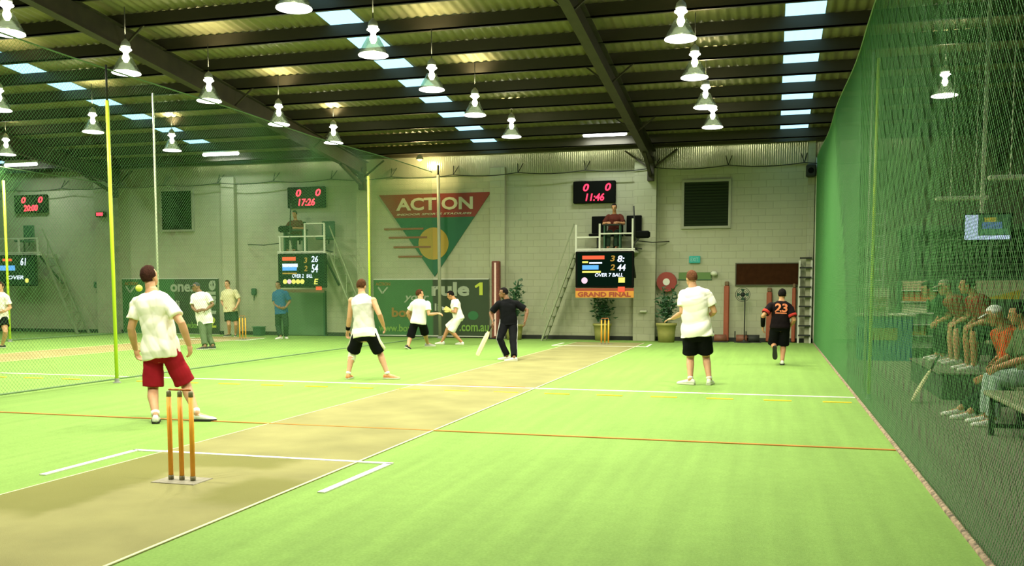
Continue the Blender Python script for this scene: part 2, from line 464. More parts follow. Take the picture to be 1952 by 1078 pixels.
# roof
edges = sorted(SKY_X); parts = []; x = XL
cm = MB()
for sx in edges:
    m_ = corrug_x(x, sx - SKY_W, lambda X, d: ((X, YB, roofz(YB) + d), (X, YW + .2, roofz(YW + .2) + d))); cm.add(m_.v, m_.f); x = sx + SKY_W
m_ = corrug_x(x, XR, lambda X, d: ((X, YB, roofz(YB) + d), (X, YW + .2, roofz(YW + .2) + d))); cm.add(m_.v, m_.f)
ceil = cm.build('ceiling', M_roof, smooth=True); tag(ceil, kind='structure')
for i, sx in enumerate(sorted(SKY_X, reverse=True)):
    y0 = -4.0
    o = corrug_x(sx - SKY_W - .02, sx + SKY_W + .02, lambda X, d: ((X, YB, roofz(YB) + d + .01), (X, YW + .2, roofz(YW + .2) + d + .01)), .19, .012).build('window_%d' % (i + 1), M_sky, smooth=True)
    tag(o, kind='structure')
y = 26.69
while y > -4:
    z = roofz(y)
    m_ = MB(); m_.box((XL, y - .035, z - .26), (XR, y + .035, z - .02)); m_.box((XL, y - .035, z - .26), (XR, y + .10, z - .242))
    m_.build('purlin', M_purlin, ceil); y -= 1.325
m_ = MB(); m_.box((XL, YW - .30, 5.60), (XR, YW - .06, 5.74)); m_.build('eave_beam', M_purlin, ceil)
RAFT = [-3.42, -12.45, -21.6, 5.7, -30.6]
for rx in RAFT:
    m_ = MB(); y0, y1 = YB, YW - .05
    for (w, h, dz) in ((.20, .02, -.25), (.014, .42, -.46), (.20, .022, -.68)):
        m_.beam((rx, y0, roofz(y0) + dz), (rx, y1, roofz(y1) + dz), w, h)
    # haunch and knee brace at the column
    m_.prism([(rx - .09, 4.62), (rx + .09, 4.62), (rx + .09, 5.3), (rx - .09, 5.3)], YW - .5, YW - .3)
    m_.beam((rx, YW - .4, 4.75), (rx, YW - 1.9, roofz(YW - 1.9) - .69), .09, .09)
    for s in (-1, 1): m_.beam((rx, YW - .42, 4.95), (rx + s * .75, YW - .42, 5.5), .05, .05)
    for k in range(5):       # fly braces down to the bottom flange
        yy = 26.69 - 1.325 * (2 + 3 * k)
        for s in (-1, 1): m_.beam((rx, yy, roofz(yy) - .66), (rx + s * .55, yy, roofz(yy) - .22), .035, .035)
    m_.build('rafter', M_steel, ceil)

# ------------------------------------------------------------------ high-bay lamps
LZ = 5.3
def make_lamp():
    t = thing('high_bay_lamp', 'lamp', 'lamp', (0, 0, LZ))
    c = (0, 0, LZ)
    MB().lathe([(.10, .30), (.115, .26), (.16, .18), (.21, .08), (.25, .0), (.24, .0), (.2, .085), (.15, .185), (.105, .265), (.09, .30)], c, 40, rib=.02, close=False).build('shade', M_acryl, t, True)
    MB().lathe([(.244, .0), (.244, .012), (.235, .018)], c, 32).build('lens', M_lens, t, False)
    MB().lathe([(.03, .20), (.06, .26), (.055, .30), (.035, .34), (.055, .38), (.10, .41), (.095, .425)], c, 20).build('bulb', M_bulb, t, True)
    MB().lathe([(.075, .45), (.085, .47), (.07, .54), (.03, .58), (.015, .60)], c, 20).build('housing', M_grey, t, True)
    MB().tube([(0, 0, LZ + .59), (0, 0, LZ + 1.15)], .008, 6).build('suspension_cord', M_dgrey, t)
    la = bpy.data.lights.new('lamp_light', 'AREA'); la.shape = 'DISK'; la.size = .46; la.energy = LAMP_W; la.color = LAMP_COL; la.spread = radians(165)
    lo = bpy.data.objects.new('lamp_light', la); COL.objects.link(lo); lo.parent = t; lo.location = (0, 0, -.012); ORG[lo.name] = Vector((0, 0, LZ))
    lu = bpy.data.lights.new('vent_light', 'SPOT'); lu.energy = 130.0; lu.color = (1.0, .86, .55); lu.spot_size = radians(120); lu.spot_blend = 1.0; lu.shadow_soft_size = .07   # light leaking up through the vented cap
    lo = bpy.data.objects.new('vent_light', lu); COL.objects.link(lo); lo.parent = t; lo.location = (0, 0, .68); lo.rotation_euler = (pi, 0, 0); ORG[lo.name] = Vector((0, 0, LZ))
    return t
LAMPS = []
ords = ['nearest', 'second', 'third', 'fourth', 'farthest']
ROWS = [(-6.35, [11.78, 14.42, 17.15, 19.85, 22.85], 'central row above the pitch'),
        (-1.42, [14.76, 17.45, 20.3, 22.8], 'row beside the right skylight strip'),
        (-11.08, [11.75, 14.42, 16.95, 19.74, 22.55], 'row just beyond the left net'),
        (-15.95, [16.6, 19.46, 22.57], 'row beside the left skylight strip')]
proto = make_lamp(); first = True
def place_lamp(x, y, label):
    global first
    g = 'high-bay lamps under the roof'
    if first:
        o = proto; o.location = (x, y, LZ); tag(o, label, None, g); first = False
        ORG[o.name] = Vector((x, y, LZ))
    else: o = dup(proto, (x, y, LZ), label, g)
    # cord reaches the roof
    return o
for X, ys, nm in ROWS:
    for i, yy in enumerate(ys):
        w = 'farthest' if i == len(ys) - 1 else ords[i] + ('' if i == 0 else ' nearest')
        place_lamp(X, yy, '%s high-bay lamp in the %s' % (w, nm))
place_lamp(-20.95, 21.99, 'small distant lamp at the left edge, above the far left court')
place_lamp(3.21, 20.37, 'lone high-bay lamp behind the right net, above the spectators')
for X, yy, nm in [(-6.35, 9.0, 'central row'), (-6.35, 3.4, 'central row behind the near stumps'), (-1.42, 6.3, 'right row near end'), (-6.35, 6.2, 'central row by the near crease'), (-11.08, 9.0, 'left row'), (-1.42, 11.9, 'right row'), (-1.42, 9.1, 'right row by the red line'),
                  (-15.95, 13.8, 'neighbouring court row'), (-20.95, 16.5, 'far left court row'), (-20.95, 19.3, 'far left court middle'), (-25.8, 19.0, 'outermost left row')]:
    place_lamp(X, yy, 'unseen high-bay lamp added overhead for light, %s' % nm)  # unseen lamps continuing the grid, added to brighten the hall and near floor

# ------------------------------------------------------------------ nets and poles
def net(name, label, P, L, Hn, mesh=.045, r=.0015, segs=18, m=M_net):
    """diamond mesh of long threads; P(s, v) gives the point at s metres along and v metres up"""
    vs = []; fs = []
    def thread(pts):
        N = len(pts); o = len(vs)
        for i in range(N):
            d = (pts[min(i+1, N-1)] - pts[max(i-1, 0)]).normalized()
            a = d.orthogonal().normalized(); b = d.cross(a)
            for k in range(3):
                t = 2 * pi * k / 3; q = pts[i] + a * (r * cos(t)) + b * (r * sin(t)); vs.append((q.x, q.y, q.z))
        for i in range(N - 1):
            for k in range(3):
                j = (k + 1) % 3; fs.append((o+i*3+k, o+i*3+j, o+(i+1)*3+j, o+(i+1)*3+k))
    st = mesh * sqrt(2)
    for sgn in (1, -1):
        a = -Hn if sgn > 0 else 0
        c = a
        while c < (L if sgn > 0 else L + Hn):
            # s = c + sgn * v
            v0, v1 = 0.0, Hn
            if sgn > 0: v0 = max(0, -c); v1 = min(Hn, L - c)
            else: v0 = max(0, c - L); v1 = min(Hn, c)
            if v1 - v0 > .03:
                n = max(2, int(segs * (v1 - v0) / Hn) + 1)
                thread([P(c + sgn * (v0 + (v1 - v0) * i / n), v0 + (v1 - v0) * i / n) for i in range(n + 1)])
            c += st
    me = bpy.data.meshes.new(name)
    va = np.array(vs, dtype=np.float32); fa = np.array(fs, dtype=np.int32)
    o0 = P(L / 2, 0)
    me.vertices.add(len(va)); me.vertices.foreach_set('co', (va - np.array(o0, dtype=np.float32)).ravel())
    me.loops.add(fa.size); me.loops.foreach_set('vertex_index', fa.ravel())
    me.polygons.add(len(fa)); me.polygons.foreach_set('loop_start', np.arange(0, fa.size, 4, dtype=np.int32))
    me.update(calc_edges=True); me.materials.append(m)
    o = link(name, me, None, o0); tag(o, label, 'net', 'court nets')
    return o
def bulge(v, H, a): return a * sin(pi * min(1, max(0, v / H)))
NR0 = .5
def PR(s, v):
    y = NR0 + s; k = max(0.0, (y - 24.5) / 3.0)
    return Vector((1.17 + .02 * sin(y * .9) * v / 5 + bulge(v, 5, .04) - .05 * k * bulge(v, 5.8, 1), y, v * (1 + .03 * max(0, (y - 15) / 12)) - .03))
rn = net('side_net', 'green side net right of the court, in front of the seated spectators', PR, 27.0, 5.02, NET_R[0], NET_R[1])
def PL(s, v):
    y = 1.0 + s; x = -10.28 + .28 * max(0, (y - 20) / 7.6) + .05 * sin(y * .8 + 1) * v / 5
    return Vector((x, y, v * (1 + .012 * max(0, (y - 15) / 12)) + .01))
ln = net('dividing_net', 'green dividing net left of the court, behind the man in maroon shorts', PL, 26.1, 5.0, NET_L[0], NET_L[1])
def PLL(s, v):
    y = 12.0 + s; return Vector((-21.35 + .05 * sin(y), y, v + .01))
ll = net('dividing_net', 'farther green dividing net at the far left, beyond the neighbouring court', PLL, 15.0, 5.0, .06, .002)
# weighted rope along the foot of the nets, head rope along the top
M_rope = mat('lead_rope', (0.25, 0.18, 0.12), 0.9, var=.75, scale=22)
M_hrope = mat('head_rope', (0.16, 0.26, 0.12), 0.8)
for o, P, L, H in ((rn, PR, 27.0, 5.02), (ln, PL, 26.1, 5.0), (ll, PLL, 15.0, 5.0)):
    m_ = MB(); m_.tube([P(L * i / 60, .03) for i in range(61)], .027 if o is rn else .014, 6); m_.build('foot_rope', M_rope if o is rn else M_hrope, o, True)
    m_ = MB(); m_.tube([P(L * i / 60, H) for i in range(61)], .012, 6); m_.build('head_rope', M_hrope, o, True)
# end rope of the right net at the far wall
MB().tube([PR(27.0, 5.02 * i / 14) for i in range(15)], .028, 6).build('end_rope', M_polew, rn, True)

M_poleg = mat('pale_pole', (.33, .35, .24), .45)
def pole(p, q, r, m, label, cap=None):
    t = thing('net_pole', label, 'pole', p, 'poles along the nets')
    MB().tube([p, q], r, 12).build('shaft', m, t, True)
    MB().lathe([(r * 2.2, 0), (r * 2.2, .012), (r * 1.3, .02), (r * 1.3, .07)], p, 14).build('base_plate', M_grey, t)
    if cap: MB().tube([q, Vector(q) + Vector((0, 0, cap))], r * .6, 8).build('upper_tube', M_dgrey, t, True)
    return t
b_ = onX(223, 727, -10.11)
pole((b_.x, b_.y, 0), (-10.12, b_.y, 4.45), .028, M_poley, 'bright yellow pole on the left net, left of the man in maroon shorts', .55)
b_ = onX(300, 515, -10.45)
pole((b_.x, b_.y, 0), (-10.45, onX(291, 170, -10.45).y, 4.9), .016, M_polew, 'thin white pole rising behind the head of the man in maroon shorts')
pole((-10.38, 23.15, 0), (-10.38, 23.15, 4.5), .028, M_poley, 'yellow net pole behind the man in the sleeveless shirt')
q_ = onY(839, 640, 27.28)
pole((q_.x, 27.28, 0), (q_.x - .03, 27.28, 5.0), .05, M_poleg, 'tall pale pole in front of the red and green triangle sign', .3)
pole((1.31, 13.5, 0), (1.31, 13.5, 4.55), .022, M_poley, 'yellow pole against the right net near the white line')
pole((1.31, 14.2, 0), (1.31, 14.2, 4.8), .018, M_polew, 'thin white pole just beyond the yellow pole on the right net')
pole((-21.2, 22.1, 0), (-21.2, 22.1, 4.6), .035, M_poley, 'yellow pole at the left edge, on the farther left net')

# catenary rope with hangers in front of the far wall
t = thing('net_cable', 'dark sagging net cable strung along the top of the far wall', 'cable', (-12, YW - .35, 5.0))
m_ = MB(); pts = []; hang = []
x = -32.0
while x < 1.0:
    for i in range(6): pts.append((x + 2.05 * i / 6, YW - .35, 5.0 - .07 * sin(pi * i / 6)))
    hang.append(x); x += 2.05
pts.append((x, YW - .35, 5.0)); m_.tube(pts, .013, 6); m_.build('cable', M_dgrey, t, True)
for x in hang:
    h_ = MB(); h_.tube([(x, YW - .35, 5.0), (x + .09, YW - .05, 5.32)], .012, 5); h_.tube([(x, YW - .35, 5.0), (x - .09, YW - .05, 5.32)], .012, 5)
    h_.build('hanger', M_dgrey, t)

# ------------------------------------------------------------------ wall fittings
def W(px, py, dy=0.0): return onY(px, py, YW - dy)
M_digit = glow('red_digits', (1.0, 0.03, 0.07), 3.5)
def led_board(x0, y0, x1, y1, a, b, c, label):
    A, B = W(x0, y0, .1), W(x1, y1, .1)
    t = thing('led_scoreboard', label, 'scoreboard', ((A.x + B.x) / 2, YW - .05, B.z), 'red-digit clock boards on the far wall')
    MB().bevbox((A.x, YW - .13, B.z), (B.x, YW - .005, A.z), .02).build('casing', M_black, t)
    w, h = B.x - A.x, A.z - B.z; yy = YW - .14
    text(a, A.x + .24 * w, A.x + .38 * w, B.z + .54 * h, B.z + .88 * h, yy, M_digit, t, 'digit', .2, .02)
    text(b, A.x + .76 * w, A.x + .90 * w, B.z + .54 * h, B.z + .88 * h, yy, M_digit, t, 'digit', .2, .02)
    text(c, A.x + .30 * w, A.x + .74 * w, B.z + .10 * h, B.z + .44 * h, yy, M_digit, t, 'digit', .2, .02)
    return t
led_board(1093, 346, 1173, 386, '0', '0', '11:46', 'black clock board with red digits above the right scorer balcony')
led_board(548, 357, 620, 395, '0', '0', '17:26', 'black clock board with red digits above the middle scorer balcony, left of the triangle sign')
led_board(27, 372, 90, 405, '0', '0', '20:00', 'black clock board with red digits at the far left of the wall')
A, B = W(190, 404, .1), W(208, 414, .1)
t = thing('led_sign', 'small red lit sign on the far wall left of the yellow pole', 'sign', ((A.x+B.x)/2, YW-.2, B.z))
MB().bevbox((A.x, YW - .34, B.z), (B.x, YW - .2, A.z), .02).build('casing', M_black, t)
MB().box((A.x + .06, YW - .35, B.z + .04), (B.x - .06, YW - .338, A.z - .04)).build('light_panel', M_digit, t)

def vent(x0, y0, x1, y1, label):
    A, B = W(x0, y0), W(x1, y1)
    t = thing('louvre_vent', label, 'vent', ((A.x + B.x) / 2, YW, B.z), 'dark louvred vents high on the far wall')
    f_ = MB(); g = .07
    f_.box((A.x - g, YW - .07, B.z - g), (A.x, YW, A.z + g)); f_.box((B.x, YW - .07, B.z - g), (B.x + g, YW, A.z + g))
    f_.box((A.x, YW - .07, A.z), (B.x, YW, A.z + g)); f_.box((A.x, YW - .07, B.z - g), (B.x, YW, B.z)); f_.build('frame', mat('vent_frame', (.27, .28, .19), .5), t)
    MB().box((A.x, YW - .012, B.z), (B.x, YW - .002, A.z)).build('backing', M_black, t)
    n = 15; s_ = MB()
    for i in range(n):
        z = B.z + (A.z - B.z) * (i + .5) / n; s_.beam((A.x, YW - .05, z), (B.x, YW - .05, z), .008, .085, (0, -.6, 1))
    s_.build('louvres', mat('louvre_metal', (0.018, 0.028, 0.014), .7, spec=.1), t)
vent(1305, 348, 1388, 430, 'dark louvred vent high on the wall, right of the right scorer balcony')
vent(309, 365, 368, 437, 'dark louvred vent high on the wall behind the left net')

# triangle sign painted board
A, B, C = W(723, 371), W(936, 367), W(829, 527)
t = thing('triangle_sign', 'large red and green triangular sign lettered ACTION on the far wall', 'sign', (C.x, YW - .03, C.z))
zt = (A.z + B.z) / 2; k = .285; y0 = YW - .03
lerp = lambda a, b, q: a + (b - a) * q
zb = lerp(zt, C.z, k); xl, xr = lerp(A.x, C.x, k), lerp(B.x, C.x, k)
MB().prism([(A.x, zt), (xl, zb), (xr, zb), (B.x, zt)], y0, YW - .002).build('red_band', mat('sign_red', (0.18, 0.024, 0.012), .5), t)
MB().prism([(xl, zb), (C.x, C.z), (xr, zb)], y0, YW - .002).build('green_field', mat('sign_green', (0.008, 0.10, 0.042), .5), t)
M_let = mat('sign_cream', (0.42, 0.42, 0.28), .5)
P0, P1 = W(756, 402), W(902, 374)
text('ACTION', P0.x, P1.x, P0.z, P1.z, y0 - .004, M_let, t, 'lettering', .0, .03)
P0, P1 = W(757, 411), W(900, 404)
text('INDOOR SPORTS STADIUMS', P0.x, P1.x, P0.z, P1.z, y0 - .004, M_let, t, 'lettering', .25, .02)
cb = W(827, 464); rad = .50
ring = [(cb.x + rad * cos(2*pi*i/40), cb.z + rad * sin(2*pi*i/40)) for i in range(40)]
MB().prism(ring, y0 - .006, y0 + .001).build('ball_emblem', mat('sign_ochre', (0.34, 0.235, 0.03), .5), t)
for (xa, xb, yy) in [(733, 808, 437), (742, 815, 453), (751, 822, 471), (760, 806, 489)]:
    P, Q = W(xa, yy), W(xb, yy); MB().prism([(P.x, P.z - .03), (Q.x, P.z - .03), (Q.x, P.z + .03), (P.x, P.z + .03)], y0 - .012, y0 - .005).build('red_stripe', mat('sign_stripe', (0.20, 0.07, 0.03), .5), t)

# banners
def hang_banner(name, label, x0, y0, x1, y1, cols):
    A, B = W(x0, y0), W(x1, y1)
    t = thing(name, label, 'banner', ((A.x + B.x) / 2, YW - .04, B.z))
    xs = [A.x] + [lerp(A.x, B.x, c[1]) for c in cols]
    for i, c in enumerate(cols): MB().box((xs[i], YW - .045, B.z), (xs[i + 1], YW - .03, A.z)).build('panel', c[0], t)
    fr = MB(); fr.beam((A.x, YW - .04, A.z), (B.x, YW - .04, A.z), .03, .03); fr.beam((A.x, YW - .04, B.z), (B.x, YW - .04, B.z), .03, .03); fr.build('rail', M_lgrey, t)
    return t, A, B
M_bg1 = mat('banner_green', (0.032, 0.115, 0.032), .6); M_bg2 = mat('banner_dark', (0.03, 0.052, 0.02), .6)
M_ltxt = mat('banner_grey_text', (0.30, 0.34, 0.24), .6); M_ytxt = mat('banner_yellow_text', (0.45, 0.52, 0.05), .6)
M_otxt = mat('banner_orange_text', (0.24, 0.12, 0.02), .6); M_gtxt = mat('banner_green_text', (0.16, 0.30, 0.05), .6); M_bluegreen = mat('banner_teal', (0.025, 0.13, 0.04), .6)
t, A, B = hang_banner('advertising_banner', 'wide green banner lettered rule 1 below the triangle sign', 713, 532, 933, 641, [(M_bg1, .52), (M_bg2, 1.0)])
def btext(s, x0, y0, x1, y1, m, sh=0, bold=.02, rot=0):
    P, Q = W(x0, y1, .05), W(x1, y0, .05); return text(s, P.x, Q.x, P.z, Q.z, YW - .055, m, t, 'lettering', sh, bold, rot)
btext('rule', 823, 537, 895, 564, M_ltxt, 0, .04); P, Q = W(905, 562, .05), W(921, 538, .05)
q_ = lambda u, v: (lerp(P.x, Q.x, u), lerp(P.z, Q.z, v))
MB().prism([q_(.55, 0), q_(.95, 0), q_(.95, 1), q_(.6, 1), q_(0, .72), q_(.12, .56), q_(.55, .74)], YW - .06, YW - .048).build('lettering', M_ytxt, t)
btext('your', 770, 563, 818, 576, M_ltxt, .25); btext('box', 747, 586, 790, 604, M_otxt, 0, .03); btext('li', 829, 578, 838, 592, M_ltxt)
btext('www.box', 722, 618, 786, 631, M_gtxt); btext('.com.au', 876, 619, 932, 631, M_gtxt)
btext('ACTION', 716, 538, 744, 544, M_otxt)
P, Q, R_ = W(721, 547, .05), W(739, 547, .05), W(729, 559, .05)
for a_, b_ in ((P, R_), (R_, Q)): 
    m_ = MB(); m_.beam((a_.x, YW - .05, a_.z), (b_.x, YW - .05, b_.z), .02, .05); m_.build('emblem', M_ltxt, t)
cc = W(902, 601, .05); MB().prism([(cc.x + .17 * cos(k*pi/12), cc.z + .14 * sin(k*pi/12)) for k in range(24)], YW - .052, YW - .044).build('green_dot', M_bluegreen, t)
t, A, B = hang_banner('advertising_banner', 'green banner with rotated lettering and a yellow 2 behind the left net', 234, 531, 420, 637, [(M_bg1, .55), (M_bg2, 1.0)])
btext('one.', 325, 541, 368, 556, M_ltxt, 0, .03); btext('rule', 394, 534, 411, 598, M_ltxt, 0, .03, 1); btext('2', 396, 603, 412, 624, M_ytxt, 0, .03)
btext('li', 336, 572, 342, 587, M_ltxt); btext('www.box', 350, 613, 376, 625, M_gtxt); btext('ACTION', 238, 537, 262, 543, M_otxt)
P, Q, R_ = W(240, 545, .05), W(258, 545, .05), W(248, 557, .05)
for a_, b_ in ((P, R_), (R_, Q)):
    m_ = MB(); m_.beam((a_.x, YW - .05, a_.z), (b_.x, YW - .05, b_.z), .02, .05); m_.build('emblem', M_ltxt, t)

# ------------------------------------------------------------------ scorer balconies with screens
G_red = glow('screen_red', (0.9, 0.12, 0.05), 1.3); G_blue = glow('screen_blue', (0.12, 0.40, 0.9), 1.4); G_wht = glow('screen_white', (0.75, 0.85, 1.0), 1.6)
G_yel = glow('screen_yellow', (0.85, 0.8, 0.15), 1.4); G_grn = glow('screen_dark', (0.003, 0.011, 0.005), 1.0); G_pink = glow('screen_pink', (0.9, 0.6, 0.7), 1.3); G_amb = glow('screen_amber', (0.5, 0.3, 0.05), 1.0)
BF = YW - 1.15       # front of the balconies
def F(px, py, dy=0.0): return onY(px, py, BF - dy)
def balcony(x0, x1, ytop, ydeck, posts, rails, label):
    A, B = F(x0, ytop), F(x1, ydeck)
    t = thing('scorer_balcony', label, 'balcony', ((A.x + B.x) / 2, YW, B.z), 'scorer balconies on the far wall')
    MB().box((A.x, BF, B.z - .06), (B.x, YW - .31, B.z)).build('deck', M_lgrey, t)
    for px, py0, py1 in posts:
        P, Q = F(px, py0), F(px, py1); MB().beam((P.x, BF + .03, Q.z), (P.x, BF + .03, P.z), .05, .05).build('post', M_lgrey, t)
    for pa, pb, py in rails:
        P, Q = F(pa, py), F(pb, py); MB().beam((P.x, BF + .03, P.z), (Q.x, BF + .03, P.z), .04, .04).build('rail', M_lgrey, t)
    for X in (A.x + .1, B.x - .1): MB().beam((X, BF + .1, B.z - .08), (X, YW - .02, B.z - 1.0), .05, .05).build('bracket', M_dgrey, t)
    return t, A, B
def screen(x0, y0, x1, y1, label):
    A, B = F(x0, y0, .1), F(x1, y1, .1)
    t = thing('score_screen', label, 'scoreboard', ((A.x + B.x) / 2, BF - .1, B.z), 'lit score screens below the balconies')
    MB().bevbox((A.x, BF - .1, B.z), (B.x, BF - .005, A.z), .03).build('casing', M_black, t)
    MB().box((A.x + .06, BF - .104, B.z + .05), (B.x - .06, BF - .099, A.z - .05)).build('display', G_grn, t)
    w, h = B.x - A.x, A.z - B.z; yy = BF - .108
    def bar(u0, u1, v0, v1, m, name='text_bar'):
        MB().box((A.x + u0 * w, yy - .002, A.z - v1 * h), (A.x + u1 * w, yy + .002, A.z - v0 * h)).build(name, m, t)
    def tx(s, u0, u1, v0, v1, m): text(s, A.x + u0 * w, A.x + u1 * w, A.z - v1 * h, A.z - v0 * h, yy, m, t, 'score_text', .15, .02, 0, .004)
    def dot(u, v, r, m): MB().prism([(A.x + u * w + r * cos(q*pi/8), A.z - v * h + r * sin(q*pi/8)) for q in range(16)], yy - .002, yy + .002).build('ball_marker', m, t)
    return t, bar, tx, dot
# right balcony
RB, A, B = balcony(1097, 1210, 428, 476, [(1098, 428, 480), (1143, 426, 478), (1206, 416, 478)], [(1098, 1143, 452), (1143, 1206, 445), (1098, 1210, 475)], 'railed scorer balcony over the GRAND FINAL banner')
t, bar, tx, dot = screen(1097, 479, 1208, 548, 'lit score screen above the GRAND FINAL banner')
bar(.12, .50, .12, .22, G_red); bar(.12, .22, .27, .32, G_yel); bar(.24, .46, .30, .34, G_wht); bar(.12, .40, .38, .50, G_blue); bar(.12, .44, .54, .59, G_yel)
tx('8:', .72, .84, .12, .30, G_wht); tx('44', .72, .86, .36, .54, G_wht); tx('OVER 7 BALL', .34, .82, .60, .70, G_wht); tx('3', .60, .68, .12, .28, G_amb); tx('2', .60, .68, .36, .52, G_amb)
dot(.16, .80, .09, G_pink); bar(.74, .85, .72, .86, G_yel, 'marker')
P, Q = F(1097, 549, .1), F(1208, 567, .1)
t = thing('grand_final_banner', 'red and orange GRAND FINAL banner under the right score screen', 'banner', ((P.x + Q.x) / 2, BF - .08, Q.z))
M_bred = mat('banner_red', (0.28, 0.045, 0.02), .6); M_borg = mat('banner_orange', (0.55, 0.24, 0.03), .6)
zm = lerp(P.z, Q.z, .28); MB().box((P.x, BF - .1, zm), (Q.x, BF - .07, P.z)).build('red_strip', M_bred, t); MB().box((P.x, BF - .1, Q.z), (Q.x, BF - .07, zm)).build('orange_panel', M_borg, t)
text('GRAND FINAL', lerp(P.x, Q.x, .04), lerp(P.x, Q.x, .95), lerp(P.z, Q.z, .90), lerp(P.z, Q.z, .40), BF - .105, M_bred, t, 'lettering', 0, .035)
a_, b_ = F(1178, 538, .1), F(1191, 548, .1)
MB().box((a_.x, BF - .115, b_.z - .12), (b_.x, BF - .1, a_.z - .12)).build('lit_number', G_red, t)
# middle balcony
LB, A, B = balcony(528, 620, 425, 481, [(533, 451, 481), (580, 425, 481), (617, 425, 481)], [(580, 617, 426), (530, 617, 451), (528, 620, 480)], 'railed scorer balcony left of the triangle sign, behind the left net')
t, bar, tx, dot = screen(529, 483, 622, 548, 'lit score screen left of the triangle sign, with five yellow dots')
bar(.10, .38, .10, .21, G_red); bar(.10, .42, .30, .40, G_wht); bar(.10, .40, .38, .50, G_blue); bar(.10, .40, .56, .60, G_amb)
tx('26', .70, .84, .08, .26, G_wht); tx('54', .70, .84, .32, .56, G_wht); tx('OVER 2', .30, .54, .60, .71, G_wht); tx('BALL', .60, .72, .60, .71, G_wht); tx('3', .55, .62, .12, .28, G_amb); tx('2', .55, .62, .36, .52, G_amb)
for i, u in enumerate((.15, .24, .33, .42, .51)): dot(u, .82, .075, G_pink if i == 1 else G_yel)
tx('E', .75, .84, .74, .90, G_yel)
P, Q = F(535, 551, .05), F(618, 557, .05)
t = thing('number_strip', 'dull red strip with a red lit number under the middle score screen', 'sign', ((P.x+Q.x)/2, BF, Q.z))
MB().box((P.x, BF - .08, Q.z), (Q.x, BF - .03, P.z)).build('strip', mat('dull_red', (.09, .05, .02), .6), t)
a_, b_ = F(602, 539, .1), F(613, 549, .1); MB().box((a_.x, BF - .1, b_.z - .06), (b_.x, BF - .08, a_.z - .02)).build('lit_number', G_red, t)
# far left balcony
KB, A, B = balcony(-22, 76, 440, 483, [(-20, 440, 483), (34, 455, 483), (70, 455, 483)], [(-20, 70, 455), (-22, 76, 482)], 'railed scorer balcony at the left edge of the photo')
t, bar, tx, dot = screen(-22, 486, 70, 545, 'lit score screen at the left edge, behind the yellow pole')
bar(.30, .50, .12, .20, G_red); bar(.24, .56, .34, .50, G_blue); tx('OVER', .40, .74, .66, .78, G_wht); tx('61', .68, .80, .10, .34, G_wht); dot(.80, .82, .08, G_yel)

M_lad = mat('ladder_paint', (.22, .25, .15), .6)
def stair(p_top, p_bot, label, wid=.55, hand=.0):
    """steep ladder-stair in the plane of the wall: two stringers, rungs and a handrail"""
    t = thing('access_ladder', label, 'ladder', p_bot, 'steep access ladders to the scorer balconies')
    p, q = Vector(p_top), Vector(p_bot); o = Vector((0, wid, 0))
    MB().beam(p, q, .04, .09, (0, 1, 0)).build('stringer', M_lad, t); MB().beam(p + o, q + o, .04, .09, (0, 1, 0)).build('stringer', M_lad, t)
    n = int((p.z - q.z) / .26)
    for i in range(n):
        c = q.lerp(p, (i + .5) / n); MB().beam(c, c + o, .10, .02).build('tread', M_lad, t)
    if hand:
        h = Vector((0, 0, hand)); MB().beam(p + h, q + h * .9, .03, .03).build('handrail', M_lad, t)
        for k in (.15, .5, .85):
            c = p.lerp(q, k); MB().beam(c, c + h * (1 - .1 * k), .02, .02).build('baluster', M_lad, t)
    return t
a_, b_ = F(1092, 482), F(1030, 647)
stair((a_.x, BF + .15, a_.z), (b_.x, BF + .15, 0.0), 'steep ladder down the left side of the right scorer balcony', .55, .85)
a_, b_ = F(624, 482), F(690, 643)
stair((a_.x, BF + .15, a_.z), (b_.x, BF + .15, 0.0), 'steep ladder down the right side of the middle scorer balcony', .55, .85)
a_, b_ = F(76, 483), F(142, 636)
stair((a_.x, BF + .15, a_.z), (b_.x, BF + .15, 0.0), 'steep ladder beside the scorer balcony at the left edge', .55, .85)

# things on the balconies
def office_chair(p, label, m=M_black, rot=0):
    t = thing('scorer_chair', label, 'chair', p, 'chairs on the scorer balconies'); x, y, z = p
    MB().bevbox((x - .23, y - .23, z + .42), (x + .23, y + .23, z + .49), .03).build('seat', m, t)
    MB().bevbox((x - .22, y + .20, z + .52), (x + .22, y + .27, z + 1.02), .03).build('backrest', m, t)
    MB().beam((x, y + .23, z + .3), (x, y + .25, z + .6), .05, .03, (0, 1, 0)).build('back_support', M_dgrey, t)
    MB().tube([(x, y, z + .08), (x, y, z + .43)], .03, 10).build('column', M_dgrey, t)
    b_ = MB()
    for k in range(5): b_.beam((x, y, z + .09), (x + .27 * cos(k * 1.257), y + .27 * sin(k * 1.257), z + .04), .04, .03)
    b_.build('base', M_dgrey, t); return t
def balcony_desk(xa, xb, z, label):
    t = thing('scorer_desk', label, 'desk', ((xa + xb) / 2, BF + .3, z), 'desks on the scorer balconies')
    MB().box((xa, BF + .08, z + .70), (xb, BF + .36, z + .735)).build('desktop', M_dgrey, t)
    for X in (xa + .04, xb - .04): MB().box((X - .02, BF + .10, z), (X + .02, BF + .34, z + .70)).build('side_panel', M_dkgreen, t)
    return t
ZD_R, ZD_L, ZD_K = F(1150, 476).z, F(570, 481).z, F(30, 483).z
c = F(1201, 445); office_chair((c.x, BF + .56, ZD_R), 'black high-backed chair right of the scorer on the right balcony')
c = F(1132, 445); office_chair((c.x, BF + .62, ZD_R), 'dark chair left of the scorer on the right balcony', M_black)
c = F(603, 445); office_chair((c.x, BF + .6, ZD_L), 'dark chair beside the scorer on the middle balcony', M_dkgreen)
